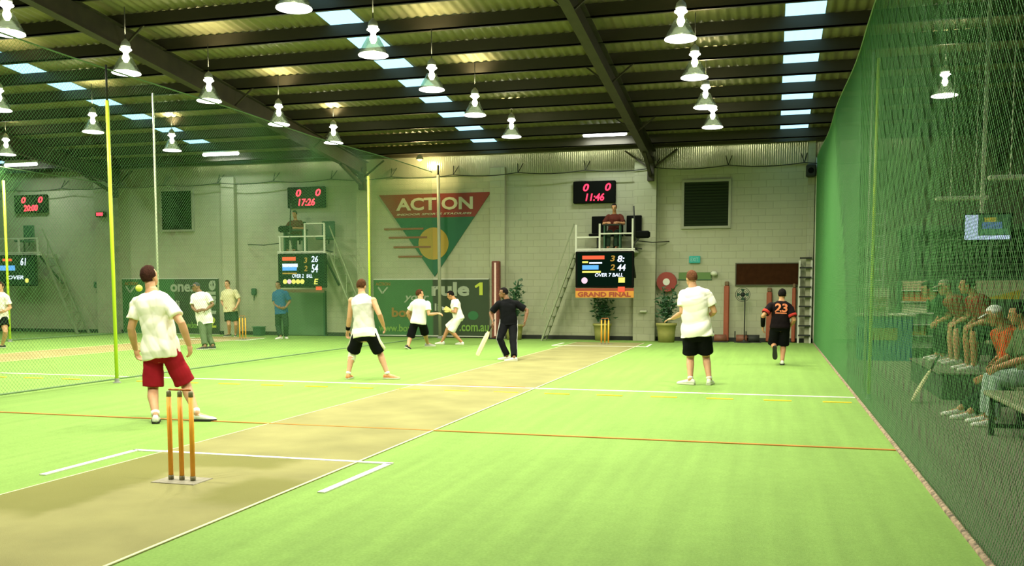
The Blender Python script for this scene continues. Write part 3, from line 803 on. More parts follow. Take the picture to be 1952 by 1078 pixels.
c = F(20, 445); office_chair((c.x, BF + .6, ZD_K), 'dark chair on the balcony at the left edge', M_dkgreen)
p_, q_ = F(1148, 445), F(1183, 445); balcony_desk(p_.x, q_.x, ZD_R, 'dark desk in front of the scorer on the right balcony')
p_, q_ = F(536, 445), F(577, 445); balcony_desk(p_.x, q_.x, ZD_L, 'dark desk in front of the scorer on the middle balcony')
def spot_arm(px, py, side, label):
    c = F(px, py); t = thing('spotlight_arm', label, 'spotlight', (c.x, BF + .2, c.z), 'spotlights on balcony corners')
    MB().tube([(c.x - side * .3, BF + .03, c.z - .55), (c.x - side * .22, BF + .03, c.z - .25), (c.x, BF + .1, c.z + .02)], .025, 8).build('arm', M_dgrey, t, True)
    MB().bevbox((c.x - .2, BF, c.z - .10), (c.x + .2, BF + .28, c.z + .10), .04).build('lamp_head', M_black, t)
    MB().tube([(c.x - side * .2, BF + .05, c.z - .2), (c.x - side * .25, BF + .05, c.z + .8)], .02, 8).build('mast', M_dgrey, t, True)
    return t
spot_arm(1224, 446, 1, 'black spotlight on an arm at the right corner of the right balcony')
spot_arm(540, 436, -1, 'black spotlight on an arm at the left corner of the middle balcony')
def wire(p, q, label):
    t = MB().tube([p, ((p[0]+q[0])/2, (p[1]+q[1])/2, (p[2]+q[2])/2 - .04), q], .014, 6).build('guide_rod', M_dgrey, None, True, org=p); tag(t, label, 'rod', 'thin rods on the far wall')
a_, b_ = F(1210, 458), W(1276, 460); wire((a_.x, BF + .05, a_.z), (b_.x, YW - .04, b_.z), 'thin dark rod running right from the right balcony to the wall')
a_, b_ = F(533, 463), W(474, 466); wire((a_.x, BF + .05, a_.z), (b_.x, YW - .04, b_.z), 'thin dark rod running left from the middle balcony to the wall')

# ------------------------------------------------------------------ things along the far wall, right part
A = W(1272, 537)
t = thing('fire_hose_reel', 'round red fire hose reel on the wall above the potted plant', 'hose reel', (A.x, YW - .02, A.z - .3))
def disc(r, y0, y1, z, x): return MB().prism([(x + r * cos(k * pi / 16), z + r * sin(k * pi / 16)) for k in range(32)], y0, y1)
M_hred = mat('hose_red', (0.23, 0.03, 0.02), .45)
disc(.285, YW - .24, YW - .21, A.z, A.x).build('front_disc', M_hred, t); disc(.285, YW - .07, YW - .04, A.z, A.x).build('back_disc', M_hred, t)
disc(.23, YW - .21, YW - .07, A.z, A.x).build('hose_coil', M_black, t); disc(.10, YW - .26, YW - .02, A.z, A.x).build('hub', M_lgrey, t)
MB().tube([(A.x - .05, YW - .14, A.z - .22), (A.x - .12, YW - .14, A.z - .7), (A.x + .05, YW - .12, A.z - .9)], .02, 8).build('hose', M_dkgreen, t, True)
A, B = W(1314, 488), W(1335, 501)
t = thing('exit_sign', 'small green exit sign on the wall above the man in white T-shirt and black shorts', 'sign', ((A.x+B.x)/2, YW-.03, B.z))
MB().bevbox((A.x, YW - .10, B.z), (B.x, YW - .005, A.z), .012).build('casing', mat('exit_teal', (.02, .22, .17), .4, emit=(.02, .3, .22), estr=.35), t)
text('EXIT', lerp(A.x, B.x, .16), lerp(A.x, B.x, .84), lerp(B.z, A.z, .25), lerp(B.z, A.z, .75), YW - .108, mat('exit_text', (.25, .5, .42), .4), t)
A, B = W(1294, 519), W(1356, 532)
t = thing('board_sign', 'green board sign on the wall behind the head of the man in black shorts', 'sign', ((A.x+B.x)/2, YW-.02, B.z)); MB().box((A.x, YW - .03, B.z), (B.x, YW - .002, A.z)).build('board', mat('moss_green', (.09, .17, .045), .6), t)
MB().box((A.x - .02, YW - .034, B.z - .02), (B.x + .02, YW - .028, B.z)).build('lower_edge', M_dkgreen, t)
A = W(1362, 522); t = thing('bulkhead_light', 'small white bulkhead light on the wall right of the green board', 'light fitting', (A.x, YW - .02, A.z))
MB().lathe([(.02, -.06), (.09, -.03), (.11, .03), (.05, .08)], (A.x, YW - .12, A.z), 16).build('cover', M_polew, t, True); MB().box((A.x - .04, YW - .1, A.z - .04), (A.x + .04, YW - .002, A.z + .04)).build('bracket', M_grey, t)
A, B = W(1404, 503), W(1522, 542)
t = thing('notice_board', 'dark brown rectangular board on the wall above the player numbered 23', 'board', ((A.x+B.x)/2, YW-.04, B.z))
MB().box((A.x, YW - .06, B.z), (B.x, YW - .002, A.z)).build('panel', mat('board_brown', (.034, .013, .005), .9, var=.15, spec=.03), t)
f_ = MB(); f_.box((A.x - .03, YW - .075, A.z), (B.x + .03, YW - .002, A.z + .03)); f_.box((A.x - .03, YW - .075, B.z - .03), (B.x + .03, YW - .002, B.z)); f_.box((A.x - .03, YW - .075, B.z), (A.x, YW - .002, A.z)); f_.box((B.x, YW - .075, B.z), (B.x + .03, YW - .002, A.z)); f_.build('frame', mat('board_frame', (.06, .06, .03), .6), t)
M_post = mat('post_red', (0.27, 0.065, 0.028), .55, var=.1)
for px, top, lab in [(1386, 536, 'orange-red padded post on the wall between the two white-shirted and 23 players'), (1467, 548, 'orange-red padded post left of the player numbered 23'), (1514, 540, 'orange-red padded post right of the player numbered 23')]:
    A = W(px, top); w_ = .075 if px < 1500 else .05
    t = thing('padded_post', lab, 'post', (A.x, YW - .1, 0), 'orange-red posts along the far wall')
    MB().bevbox((A.x - w_, YW - .17, .02), (A.x + w_, YW - .01, A.z - .12), .025).build('padding', M_post, t)
    MB().bevbox((A.x - w_ * .8, YW - .15, A.z - .12), (A.x + w_ * .8, YW - .02, A.z), .02).build('cap', mat('post_brown', (.14, .09, .04), .6), t)
A = W(1416, 560); t = thing('pedestal_fan', 'dark pedestal fan on a thin stand below the brown board', 'fan', (A.x + .05, YW - .45, 0))
yy = YW - .45; A = onY(1416, 561, yy)
MB().tube([(A.x + .06, yy, .03), (A.x + .06, yy, A.z - .08)], .016, 8).build('stand', M_dgrey, t, True); MB().lathe([(.20, 0), (.2, .02), (.05, .04), (.03, .08)], (A.x + .06, yy, 0), 18).build('base', M_dgrey, t)
c_ = MB()
for rr in (.06, .11, .16, .2):
    for s in (-1, 1): c_.tube([(A.x + rr * cos(k*pi/10), yy - .05 * s - .05, A.z + rr * sin(k*pi/10)) for k in range(21)], .006, 5)
c_.build('cage', M_dgrey, t)
bl = MB()
for k in range(4):
    a0 = k * pi / 2; bl.prism([(A.x + .03 * cos(a0), A.z + .03 * sin(a0)), (A.x + .17 * cos(a0 - .35), A.z + .17 * sin(a0 - .35)), (A.x + .18 * cos(a0 + .35), A.z + .18 * sin(a0 + .35))], yy - .055, yy - .045)
bl.build('blades', M_dkgreen, t); MB().ell((A.x, yy + .03, A.z), ((1,0,0),(0,1,0),(0,0,1)), (.07, .11, .07)).build('motor', M_dgrey, t, True)
# low clutter by the wall: small trolleys / rollers
M_brown = mat('roller_brown', (.16, .06, .03), .6)
def roller(px, py, lab, m):
    y = YW - .35; A = onY(px, py, y); t = thing('floor_fitting', lab, 'equipment', (A.x, y, 0), 'low equipment lying along the far wall')
    MB().tube([(A.x - .17, y, .11), (A.x + .17, y, .11)], .11, 14).build('drum', m, t, True); MB().beam((A.x - .2, y, .12), (A.x - .2, y - .1, .32), .03, .03, (1, 0, 0)).build('handle', M_dgrey, t); MB().box((A.x - .22, y - .13, 0), (A.x + .22, y + .13, .03)).build('skid', M_dgrey, t)
roller(1373, 640, 'small dark roller lying at the foot of the red post', M_brown); roller(1415, 638, 'small red roller lying below the pedestal fan', M_brown); roller(1436, 640, 'small dark roller right of the pedestal fan', M_dgrey)
# ladder at the right end
A, B = W(1524, 500), W(1543, 648)
t = thing('fixed_ladder', 'grey ladder standing against the wall at the far end of the right net', 'ladder', ((A.x+B.x)/2, YW-.3, 0))
for X in (A.x, B.x): MB().beam((X, YW - .27, 0), (X, YW - .24, A.z + .05), .05, .06, (0, 1, 0)).build('stile', M_lgrey, t)
for k in range(9): 
    z = .2 + k * .27; MB().box((A.x, YW - .34, z), (B.x, YW - .22, z + .04)).build('rung', M_dgrey, t)
A = W(1545, 328); t = thing('loudspeaker', 'small dark speaker high on the wall beside the right net', 'speaker', (A.x, YW - .3, A.z - .15))
MB().bevbox((A.x - .13, YW - .42, A.z - .17), (A.x + .13, YW - .20, A.z + .17), .03).build('cabinet', M_dgrey, t); MB().tube([(A.x, YW - .425, A.z), (A.x, YW - .415, A.z)], .08, 16).build('cone', M_black, t)
A = W(1227, 593, .3); t = thing('hook_bracket', 'small pale bracket on the pillar right of the right score screen', 'bracket', (A.x, YW - .31, A.z)); MB().bevbox((A.x - .1, YW - .42, A.z - .03), (A.x + .1, YW - .3, A.z + .03), .02).build('body', M_polew, t)

# plants in pots
M_leaf = mat('leaf_green', (0.025, 0.085, 0.03), .5, var=.4, scale=12); M_pot = mat('pot_olive', (0.26, 0.25, 0.07), .6, var=.08); M_soil = mat('soil', (.03, .02, .012), .9)
def potted(px, pbase, ptop, ptopleaf, y, w, lab, seed):
    A = onY(px, pbase, y); P = onY(px, ptop, y); T = onY(px, ptopleaf, y); rnd = random.Random(seed)
    t = thing('potted_plant', lab, 'plant', (A.x, y, 0), 'potted plants along the far wall'); h = P.z
    MB().lathe([(w * .78, 0), (w * .86, h * .5), (w * .95, h * .86), (w * 1.05, h * .88), (w * 1.05, h), (w * .93, h), (w * .9, h * .9)], (A.x, y, 0), 24).build('pot', M_pot, t, True)
    MB().lathe([(w * .9, h * .88), (w * .9, h * .92)], (A.x, y, 0), 20).build('soil', M_soil, t)
    H = T.z; st = MB(); lf = MB()
    for i in range(9):
        a = rnd.uniform(0, 2 * pi); r = rnd.uniform(.05, w * .9); top = Vector((A.x + r * cos(a), y + r * sin(a) * .6, h + (H - h) * rnd.uniform(.5, 1)))
        st.tube([(A.x, y, h * .9), (A.x + (top.x - A.x) * .4, y + (top.y - y) * .4, h + (top.z - h) * .55), top], .012, 5)
        for j in range(26):
            q = rnd.uniform(.25, 1); c = Vector((A.x, y, h)).lerp(top, q) + Vector((rnd.gauss(0, w * .3), rnd.gauss(0, w * .25), rnd.gauss(0, .07)))
            d = Vector((rnd.gauss(0, 1), rnd.gauss(0, 1), rnd.uniform(-.2, .9))).normalized(); s = d.cross(Vector((rnd.gauss(0,1), rnd.gauss(0,1), rnd.gauss(0,1)))).normalized(); L_ = rnd.uniform(.12, .2)
            up_ = d.cross(s) * .02
            lf.add([c, c + d * L_ * .4 + s * .035 + up_, c + d * L_, c + d * L_ * .4 - s * .035 + up_], [(0, 1, 2), (0, 2, 3)])
    st.build('stem', M_leaf, t); lf.build('foliage', M_leaf, t); return t
potted(1148, 649, 616, 563, BF + .75, .27, 'potted plant behind the far orange stumps, under the GRAND FINAL banner', 1)
potted(1270, 645, 615, 548, YW - .8, .29, 'potted plant in an olive tub below the red hose reel', 2)
potted(980, 646, 618, 533, YW - .6, .28, 'tall leafy potted plant against the wall behind the batsman in black', 3)
# patterned column by the wall
A, B = onY(938, 645, YW - .5), onY(952, 497, YW - .5)
t = thing('lit_column', 'tall narrow brown-red column with a pale centre stripe behind the batsman in black', 'column', ((A.x+B.x)/2, YW-.5, 0))
MB().bevbox((A.x, YW - .55, .03), (B.x, YW - .35, B.z), .02).build('body', mat('column_red', (.14, .035, .022), .5, var=.3, scale=18), t)
mx = (A.x + B.x) / 2; MB().box((mx - .03, YW - .562, .1), (mx + .03, YW - .548, B.z - .05)).build('stripe', mat('column_pale', (.72, .50, .46), .5), t); MB().box((A.x - .08, YW - .62, 0), (B.x + .08, YW - .3, .035)).build('base', M_dgrey, t)
# left part of the wall
A, B = onY(486, 620, YW - .4), onY(502, 634, YW - .4)
t = thing('storage_box', 'small dark green box on the floor behind the left net', 'box', ((A.x+B.x)/2, YW-.4, 0)); MB().bevbox((A.x, YW - .55, .0), (B.x, YW - .25, .27), .015).build('body', M_dkgreen, t); MB().bevbox((A.x - .02, YW - .57, .27), (B.x + .02, YW - .23, .30), .01).build('lid', mat('mid_green', (.03, .12, .05), .5), t)
for px, py, lab in [(486, 555, 'small dark green fitting on the wall left of the blue-shirted man'), (186, 542, 'small dark fitting on the wall left of the tall yellow pole')]:
    A = W(px, py); t = thing('junction_box', lab, 'wall fitting', (A.x, YW, A.z), 'small fittings on the far wall'); MB().bevbox((A.x - .08, YW - .12, A.z - .12), (A.x + .08, YW - .005, A.z + .1), .02).build('body', M_dkgreen, t); MB().tube([(A.x, YW - .03, A.z - .1), (A.x - .03, YW - .03, A.z - .3)], .012, 6).build('cable', M_dgrey, t)
A, B = W(536, 555), W(624, 636)
t = thing('display_board', 'dark green upright board standing under the middle score screen', 'board', ((A.x+B.x)/2, YW-.1, 0)); MB().box((A.x, YW - .12, .02), (B.x, YW - .03, A.z)).build('board', mat('panel_green', (.07, .14, .06), .6), t)
for X in (A.x + .03, B.x - .03): MB().box((X - .03, YW - .14, 0), (X + .03, YW - .02, A.z + .02)).build('edge_post', M_dkgreen, t)
# tubes and floodlight near the eaves
for px, py, wpx, lab in [(1153, 258, 80, 'lit fluorescent tube under the roof left of the right rafter'), (421, 295, 66, 'lit fluorescent tube under the roof at the far end, behind the left net'), (40, 315, 60, 'lit fluorescent tube at the far left above the clock board')]:
    y = YW - 1.36; A, B = onY(px - wpx / 2, py, y), onY(px + wpx / 2, py, y); t = thing('fluorescent_light', lab, 'light', ((A.x+B.x)/2, y, A.z), 'fluorescent tubes under the eaves')
    MB().bevbox((A.x, y - .07, A.z + .05), (B.x, y + .07, A.z + .11), .015).build('batten', M_polew, t)
    MB().tube([(A.x + .02, y, A.z), (B.x - .02, y, A.z)], .05, 12, 'round').build('tube', M_tube, t, True)
    for X in (A.x + .25, B.x - .25): MB().tube([(X, y, A.z + .1), (X, y, roofz(y) - .02)], .008, 5).build('hanger', M_dgrey, t)
    la = bpy.data.lights.new('tube_light', 'AREA'); la.shape = 'RECTANGLE'; la.size = B.x - A.x; la.size_y = .1; la.energy = 60; la.color = (.93, 1, .95)
    lo = bpy.data.objects.new('tube_light', la); COL.objects.link(lo); lo.parent = t; lo.location = (0, 0, -.06)
A = onY(800, 303, YW - .7); t = thing('floodlight', 'small warm floodlight hanging above the triangle sign', 'light', (A.x, YW - .7, A.z))
MB().lathe([(.10, -.02), (.12, 0), (.07, .10), (.03, .14)], A, 16, close=False).build('shade', M_grey, t, True); MB().ell(A, ((1,0,0),(0,1,0),(0,0,1)), (.07, .07, .06)).build('bulb', glow('warm_bulb', (1, .85, .5), 12), t, True); MB().tube([(A.x, A.y, A.z + .12), (A.x, A.y, roofz(A.y))], .01, 6).build('rod', M_dgrey, t)
la = bpy.data.lights.new('flood_light', 'POINT'); la.energy = 110; la.color = (1, .80, .38); la.shadow_soft_size = .1; lo = bpy.data.objects.new('flood_light', la); COL.objects.link(lo); lo.parent = t; lo.location = (0, 0, -.14)

# ------------------------------------------------------------------ stumps, ball
M_tip = mat('stump_tip', (.22, .20, .11), .5); M_bail = mat('bail', (.50, .13, .02), .5)
def stumps(px, x, y, lab):
    t = thing('cricket_stumps', lab, 'stumps', (x, y, 0), 'sets of orange cricket stumps')
    for k in (-1, 0, 1):
        X = x + k * .098
        s_ = MB().lathe([(.015, .012), (.021, .014), (.021, .045)], (X, y, 0), 14).build('foot_cap', M_tip, t, True)
        MB().lathe([(.0185, .044), (.0185, .66), (.017, .66)], (X, y, 0), 16).build('stump', M_orange, t, True)
        MB().lathe([(.0185, .659), (.0187, .695), (.012, .706), (.006, .706)], (X, y, 0), 16).build('stump_head', M_tip, t, True)
    for k in (-1, 1):
        c = x + k * .049; MB().tube([(c - .049, y, .714), (c - .03, y, .716), (c - .012, y, .714), (c + .02, y, .716), (c + .049, y, .714)], [.006, .009, .007, .0095, .006], 8).build('bail', M_bail, t, True)
    MB().prism([(x - .19, .006), (x + .19, .006), (x + .187, .010), (x - .187, .010)], y - .13, y + .13).build('base_plate', mat('base_plate', (.27, .245, .185), .8, var=.2, scale=20), t)
    return t
stumps(0, -4.39, 6.22, 'set of three orange stumps in the foreground with two bails')
c = onZ(1153, 656); stumps(0, c.x, c.y, 'distant set of three orange stumps in front of the potted plant')
c = onZ(463, 647); stumps(0, c.x, c.y, 'distant set of orange stumps beside the man in cream shirt')
A = onY(265, 549, 8.6); b_ = MB(); b_.ell(A, ((1,0,0),(0,1,0),(0,0,1)), (.036, .036, .036), 20, 14); o = b_.build('cricket_ball', mat('ball_yellow', (.75, .78, .12), .8), None, True, org=A); tag(o, 'yellow ball in flight left of the head of the man in maroon shorts', 'ball')

# ------------------------------------------------------------------ spectators' side, behind the right net
M_wood = mat('bench_wood', (0.22, 0.23, 0.13), .6, var=.15, scale=9)
def bench(x0, x1, y0, y1, zt, lab, m=M_wood):
    t = thing('bench', lab, 'bench', ((x0+x1)/2, (y0+y1)/2, 0), 'benches behind the right net')
    MB().bevbox((x0, y0, zt - .05), (x1, y1, zt), .012).build('seat', m, t)
    n = max(2, int((y1 - y0) / 1.5) + 1)
    for i in range(n):
        y = lerp(y0 + .15, y1 - .15, i / (n - 1))
        l_ = MB(); l_.beam((x0 + .06, y, 0), (x0 + .06, y, zt - .05), .05, .05); l_.beam((x1 - .06, y, 0), (x1 - .06, y, zt - .05), .05, .05); l_.beam((x0 + .06, y, zt - .09), (x1 - .06, y, zt - .09), .05, .05); l_.beam((x0 + .06, y, .1), (x1 - .06, y, .1), .04, .04)
        l_.build('leg', M_dgrey, t)
    return t
bench(2.14, 2.75, 6.6, 10.6, .45, 'wooden bench in the right foreground behind the net, nearest the camera')
bench(2.55, 3.15, 10.95, 12.5, .45, 'bench under the spectators in orange jersey and light grey trousers')
# raised timber step and bench where the two red-shirted men sit
t = thing('spectator_platform', 'low dark green platform carrying the bench of the two men in dull red shirts', 'platform', (3.4, 15.0, 0))
MB().bevbox((2.25, 13.7, 0), (4.6, 16.6, .345), .02).build('box', mat('platform_green', (.05, .07, .045), .8), t); MB().box((2.22, 13.68, .345), (4.62, 16.62, .365)).build('deck', M_carpet, t)
t = thing('bench', 'short raised bench on the platform under the two men in dull red shirts', 'bench', (3.2, 15, .365), 'benches behind the right net')
MB().bevbox((2.85, 13.9, .75), (3.3, 16.4, .80), .012).build('seat', M_wood, t)
for y in (14.1, 16.2): MB().box((2.92, y - .03, .365), (3.2, y + .03, .75)).build('leg', M_dgrey, t)
# cricket bat leaning
def bat(p_tip, p_grip, lab, face=None):
    p, q = Vector(p_tip), Vector(p_grip); d = (q - p).normalized(); L_ = .86
    t = thing('cricket_bat', lab, 'bat', p)
    f0 = Vector(face) if face else Vector((0, -1, 0)); a = d.cross(f0).normalized(); n = a.cross(d)
    R_ = []
    for s, w, th in ((0, .030, .014), (.02, .05, .02), (.15, .054, .03), (.35, .054, .028), (.50, .050, .022), (.555, .03, .018), (.58, .018, .017)):
        c = p + d * s; R_.append([c - a * w - n * th * .5, c - a * w + n * th * .3, c + n * th, c + a * w + n * th * .3, c + a * w - n * th * .5, c - n * th * .6])
    MB().loft(R_).build('blade', mat('bat_willow', (.74, .66, .38), .6, var=.08, scale=6), t)
    MB().tube([p + d * .56, p + d * L_], .017, 10).build('handle', M_dgrey, t, True)
    return t
a_, b_ = onY(1738, 765, 13.2), onY(1783, 690, 13.6)
bat((a_.x, 13.2, .02), (b_.x, 13.62, b_.z), 'pale cricket bat leaning on the platform behind the right net', (-1, -.3, 0))
# television on a hanging pole
A, B = onY(1836, 407, 14), onY(1929, 459, 14)
t = thing('television', 'flat television hanging on a pole behind the right net', 'television', ((A.x+B.x)/2, 14, B.z))
MB().bevbox((A.x, 13.97, B.z), (B.x, 14.03, A.z), .012).build('casing', M_black, t)
scr = [(.035, .06, .30, .94, (.62, .75, 1.0), 1.05), (.30, .06, .95, .80, (.05, .12, .05), .8), (.30, .80, .95, .94, (.62, .75, 1.0), 1.05)]
for u0, v0, u1, v1, c_, e_ in scr: MB().box((lerp(A.x,B.x,u0), 13.966, lerp(A.z,B.z,v1)), (lerp(A.x,B.x,u1), 13.969, lerp(A.z,B.z,v0))).build('picture', glow('tv%d' % int(c_[1]*100 + v0*10), c_, e_), t)
for u0, v0, u1, v1, c_, nm in [(.42, .16, .66, .32, (.5, .42, .05), 'a'), (.38, .32, .78, .56, (.12, .22, .4), 'b'), (.34, .56, .9, .76, (.10, .28, .12), 'c')]: MB().box((lerp(A.x,B.x,u0), 13.963, lerp(A.z,B.z,v1)), (lerp(A.x,B.x,u1), 13.966, lerp(A.z,B.z,v0))).build('picture', glow('tvp' + nm, c_, .8), t)
P = onY(1880, 188, 14.1); MB().beam((P.x, 14.1, A.z - .2), (P.x, 14.1, roofz(14.1)), .045, .045).build('pole', M_polew, t); MB().box((P.x - .12, 14.02, A.z - .25), (P.x + .12, 14.12, A.z - .12)).build('mount', M_dgrey, t)
# hanging battens
def batten(x0, x1, py, y, lab, wires):
    A, B = onY(x0, py, y), onY(x1, py, y); t = thing('hanging_batten', lab, 'light fitting', ((A.x+B.x)/2, y, A.z), 'unlit battens behind the right net')
    MB().bevbox((A.x, y - .05, A.z - .03), (B.x, y + .05, A.z + .03), .012).build('body', M_polew, t)
    for X in (A.x + .08, B.x - .08): MB().tube([(X, y, A.z - .045), (X + .001, y, A.z - .03)], .02, 8).build('socket', M_grey, t)
    for px in wires:
        X = onY(px, py, y).x; MB().tube([(X, y, A.z), (X, y, roofz(y))], .007, 5).build('suspension_wire', M_polew, t)
batten(1783, 1885, 379, 14.9, 'pale unlit batten hanging left of the television pole', (1812, 1858)); batten(1884, 1990, 339, 13.2, 'pale unlit batten hanging right of the television pole', (1926,))
# staff sign, counter, shelves, kiosk
A, B = onY(1649, 549, 21), onY(1693, 598, 21)
t = thing('staff_sign', 'cream STAFF ONLY sign on the counter behind the right net', 'sign', ((A.x+B.x)/2, 21, B.z))
MB().box((A.x, 20.98, B.z), (B.x, 21.01, A.z)).build('board', mat('sign_board', (.42, .42, .28), .6), t)
for s, v0, v1 in (('STAFF', .34, .58), ('ONLY', .66, .90)): text(s, lerp(A.x,B.x,.12), lerp(A.x,B.x,.9), lerp(A.z,B.z,v1), lerp(A.z,B.z,v0), 20.975, mat('sign_brown', (.25, .17, .05), .6), t, 'lettering', 0, .02)
MB().box((lerp(A.x,B.x,.14), 20.972, lerp(A.z,B.z,.76)), (lerp(A.x,B.x,.88), 20.981, lerp(A.z,B.z,.86))).build('strip', mat('sign_green_strip', (.14, .2, .08), .6), t)
C_, D_ = onY(1663, 602, 21.1), onY(1708, 690, 21.1)
t = thing('counter', 'blue-fronted counter with a cream top behind the right net', 'counter', ((C_.x+D_.x)/2, 21.4, 0))
MB().box((C_.x - .25, 21.05, 0), (D_.x + .3, 21.8, C_.z)).build('front', mat('counter_blue', (.025, .14, .20), .6), t); MB().bevbox((C_.x - .3, 20.98, C_.z), (D_.x + .35, 21.85, C_.z + .05), .015).build('top', mat('counter_cream', (.45, .45, .33), .5), t); MB().box((C_.x, 21.03, C_.z - .5), (D_.x, 21.05, C_.z - .25)).build('yellow_panel', mat('counter_yellow', (.25, .23, .05), .6), t)
A, B = onY(1716, 535, 22), onY(1790, 650, 22)
t = thing('magazine_shelf', 'shelf rack of red, white and yellow stock behind the right net', 'shelf', ((A.x+B.x)/2, 22, 0))
MB().box((A.x, 22.3, 0), (B.x, 22.34, A.z)).build('back_panel', M_dkgreen, t)
for X in (A.x, B.x): MB().box((X - .02, 21.95, 0), (X + .02, 22.34, A.z)).build('side_panel', M_dkgreen, t)
cols_ = [(.42, .30, .20), (.45, .14, .05), (.55, .55, .38), (.12, .2, .12), (.35, .25, .05), (.28, .33, .24)]
for k in range(6):
    z = .25 + (A.z - .45) * k / 5; MB().box((A.x, 21.97, z - .02), (B.x, 22.3, z)).build('shelf_board', M_lgrey, t); MB().bevbox((A.x + .05, 22.02, z), (B.x - .06 - .2 * (k % 2), 22.26, z + .2), .01).build('stock', mat('stock%d' % k, cols_[5 - k], .6), t)
A, B = onY(1858, 534, 19), onY(1975, 570, 19)
t = thing('poster_board', 'cream and yellow poster board behind the spectators at the right edge', 'poster', ((A.x+B.x)/2, 19, B.z)); MB().box((A.x, 18.98, B.z), (B.x, 19.03, A.z)).build('board', mat('poster_cream', (.50, .47, .30), .6), t)
MB().prism([(lerp(A.x,B.x,.12), B.z), (lerp(A.x,B.x,.75), lerp(B.z,A.z,.5)), (lerp(A.x,B.x,.72), B.z)], 18.965, 18.979).build('yellow_shape', mat('poster_yellow', (.55, .40, .04), .6), t)
M_kio = mat('kiosk_green', (.035, .07, .03), .7, var=.2, scale=3)
C0, C1 = onY(1738, 440, 23.5), onY(1738, 655, 23.5)
t = thing('kiosk', 'dark kiosk with a mesh upper panel behind the spectators', 'kiosk', (C0.x + 2, 24, 0))
kx0, kx1, kz = C0.x, 8.2, C0.z
MB().box((kx0, 23.5, 0), (kx1, 25.6, 1.75)).build('counter_wall', M_kio, t); MB().box((kx0 - .05, 23.4, kz), (kx1 + .05, 25.7, kz + .12)).build('roof', M_kio, t); MB().box((kx0, 25.5, 1.75), (kx1, 25.6, kz)).build('back_wall', M_kio, t)
for X in (kx0 + .03, lerp(kx0, kx1, .33), lerp(kx0, kx1, .66), kx1 - .03): MB().box((X - .03, 23.5, 1.75), (X + .03, 23.56, kz)).build('post', mat('kiosk_post', (.09, .15, .08), .6), t)
lat = MB(); x = kx0
while x < kx1: lat.beam((x, 23.53, 1.75), (x, 23.53, kz), .012, .012); x += .14
z = 1.8
while z < kz: lat.beam((kx0, 23.53, z), (kx1, 23.53, z), .012, .012); z += .14
lat.build('mesh_panel', mat('kiosk_mesh', (.13, .2, .1), .6), t)
A, B = onY(1662, 400, 26.5), onY(1684, 512, 26.5)
t = thing('caged_ladder', 'pale ladder fixed high behind the yellow pole of the right net', 'ladder', ((A.x+B.x)/2, 26.5, 0))
for X in (A.x, B.x): MB().beam((X, 26.5, 0), (X, 26.5, A.z), .04, .05, (0,1,0)).build('stile', M_lgrey, t)
k = 0; z = .3
while z < A.z: MB().beam((A.x, 26.5, z), (B.x, 26.5, z), .035, .035).build('rung', M_lgrey, t); z += .29
# white line frame posts near the counter

# ------------------------------------------------------------------ people
def remeshed(mb, name, mats, voxel, smooth=3, org=(0, 0, 0), parent=None, fold=None):
    me = mb.mesh('raw', mats[0], org); o = bpy.data.objects.new('raw', me); COL.objects.link(o)
    r = o.modifiers.new('r', 'REMESH'); r.mode = 'VOXEL'; r.voxel_size = voxel; r.adaptivity = 0
    s = o.modifiers.new('s', 'SMOOTH'); s.factor = .5; s.iterations = smooth
    dg = bpy.context.evaluated_depsgraph_get()
    nm = bpy.data.meshes.new_from_object(o.evaluated_get(dg)); nm.name = name
    bpy.data.objects.remove(o); bpy.data.meshes.remove(me)
    nm.materials.clear()
    for m in mats: nm.materials.append(m)
    n = len(nm.vertices)
    if fold is not None:
        co = np.empty(n * 3); nm.vertices.foreach_get('co', co); co = co.reshape(-1, 3)
        no = np.empty(n * 3); nm.vertices.foreach_get('normal', no); no = no.reshape(-1, 3)
        nm.vertices.foreach_set('co', (co + no * fold(co)[:, None]).ravel())
    nm.polygons.foreach_set('use_smooth', [True] * len(nm.polygons)); nm.update()
    return link(name, nm, parent, org)
def ik(a, c, hint, l1, l2):
    a, c, hint = Vector(a), Vector(c), Vector(hint); d = c - a; L = d.length; u = d.normalized()
    h = hint - a; h = h - u * h.dot(u); h = h.normalized() if h.length > 1e-5 else Vector((0, 1, 0))
    if L >= (l1 + l2) * .995: return a + d * (l1 / (l1 + l2)) + h * .01
    x = (l1 * l1 - l2 * l2 + L * L) / (2 * L); return a + u * x + h * sqrt(max(1e-6, l1 * l1 - x * x))
def folds(seed, amp):
    r = random.Random(seed); W_ = [(r.uniform(9, 26), Vector((r.gauss(0, .7), r.gauss(0, .5), r.gauss(0, 1))).normalized(), r.uniform(0, 6)) for _ in range(5)]
    def f(co):
        s = np.zeros(len(co))
        for k, d, ph in W_:
            p = co @ np.array(d); q = co @ np.array((d.z, d.x, d.y)); s += np.abs(np.sin(p * k + ph + 1.3 * np.sin(q * k * .45)))
        return (s / 5 - .6) * amp * 2
    return f
SKIN = [mat('skin_light', (.56, .30, .165), .55, var=.06, scale=14), mat('skin_tan', (.45, .22, .10), .55, var=.06, scale=14), mat('skin_brown', (.20, .095, .045), .5, var=.08, scale=14)]
M_eye = mat('eye_dark', (.015, .01, .008), .3); M_lip = mat('lip', (.32, .10, .07), .5); M_eyew = mat('eye_white', (.6, .58, .5), .4)
def fab(name, c, v=.05): return mat('cloth_' + name, c, .85, var=v, scale=5, spec=.06)
def hair_mat(name, c): return mat('hair_' + name, c, .85, var=.35, scale=45, bump=.6, bscale=90, spec=.06)
def dirv(deg): return Vector((sin(radians(deg)), cos(radians(deg)), 0))     # 0 = away from the camera, 90 = to the right

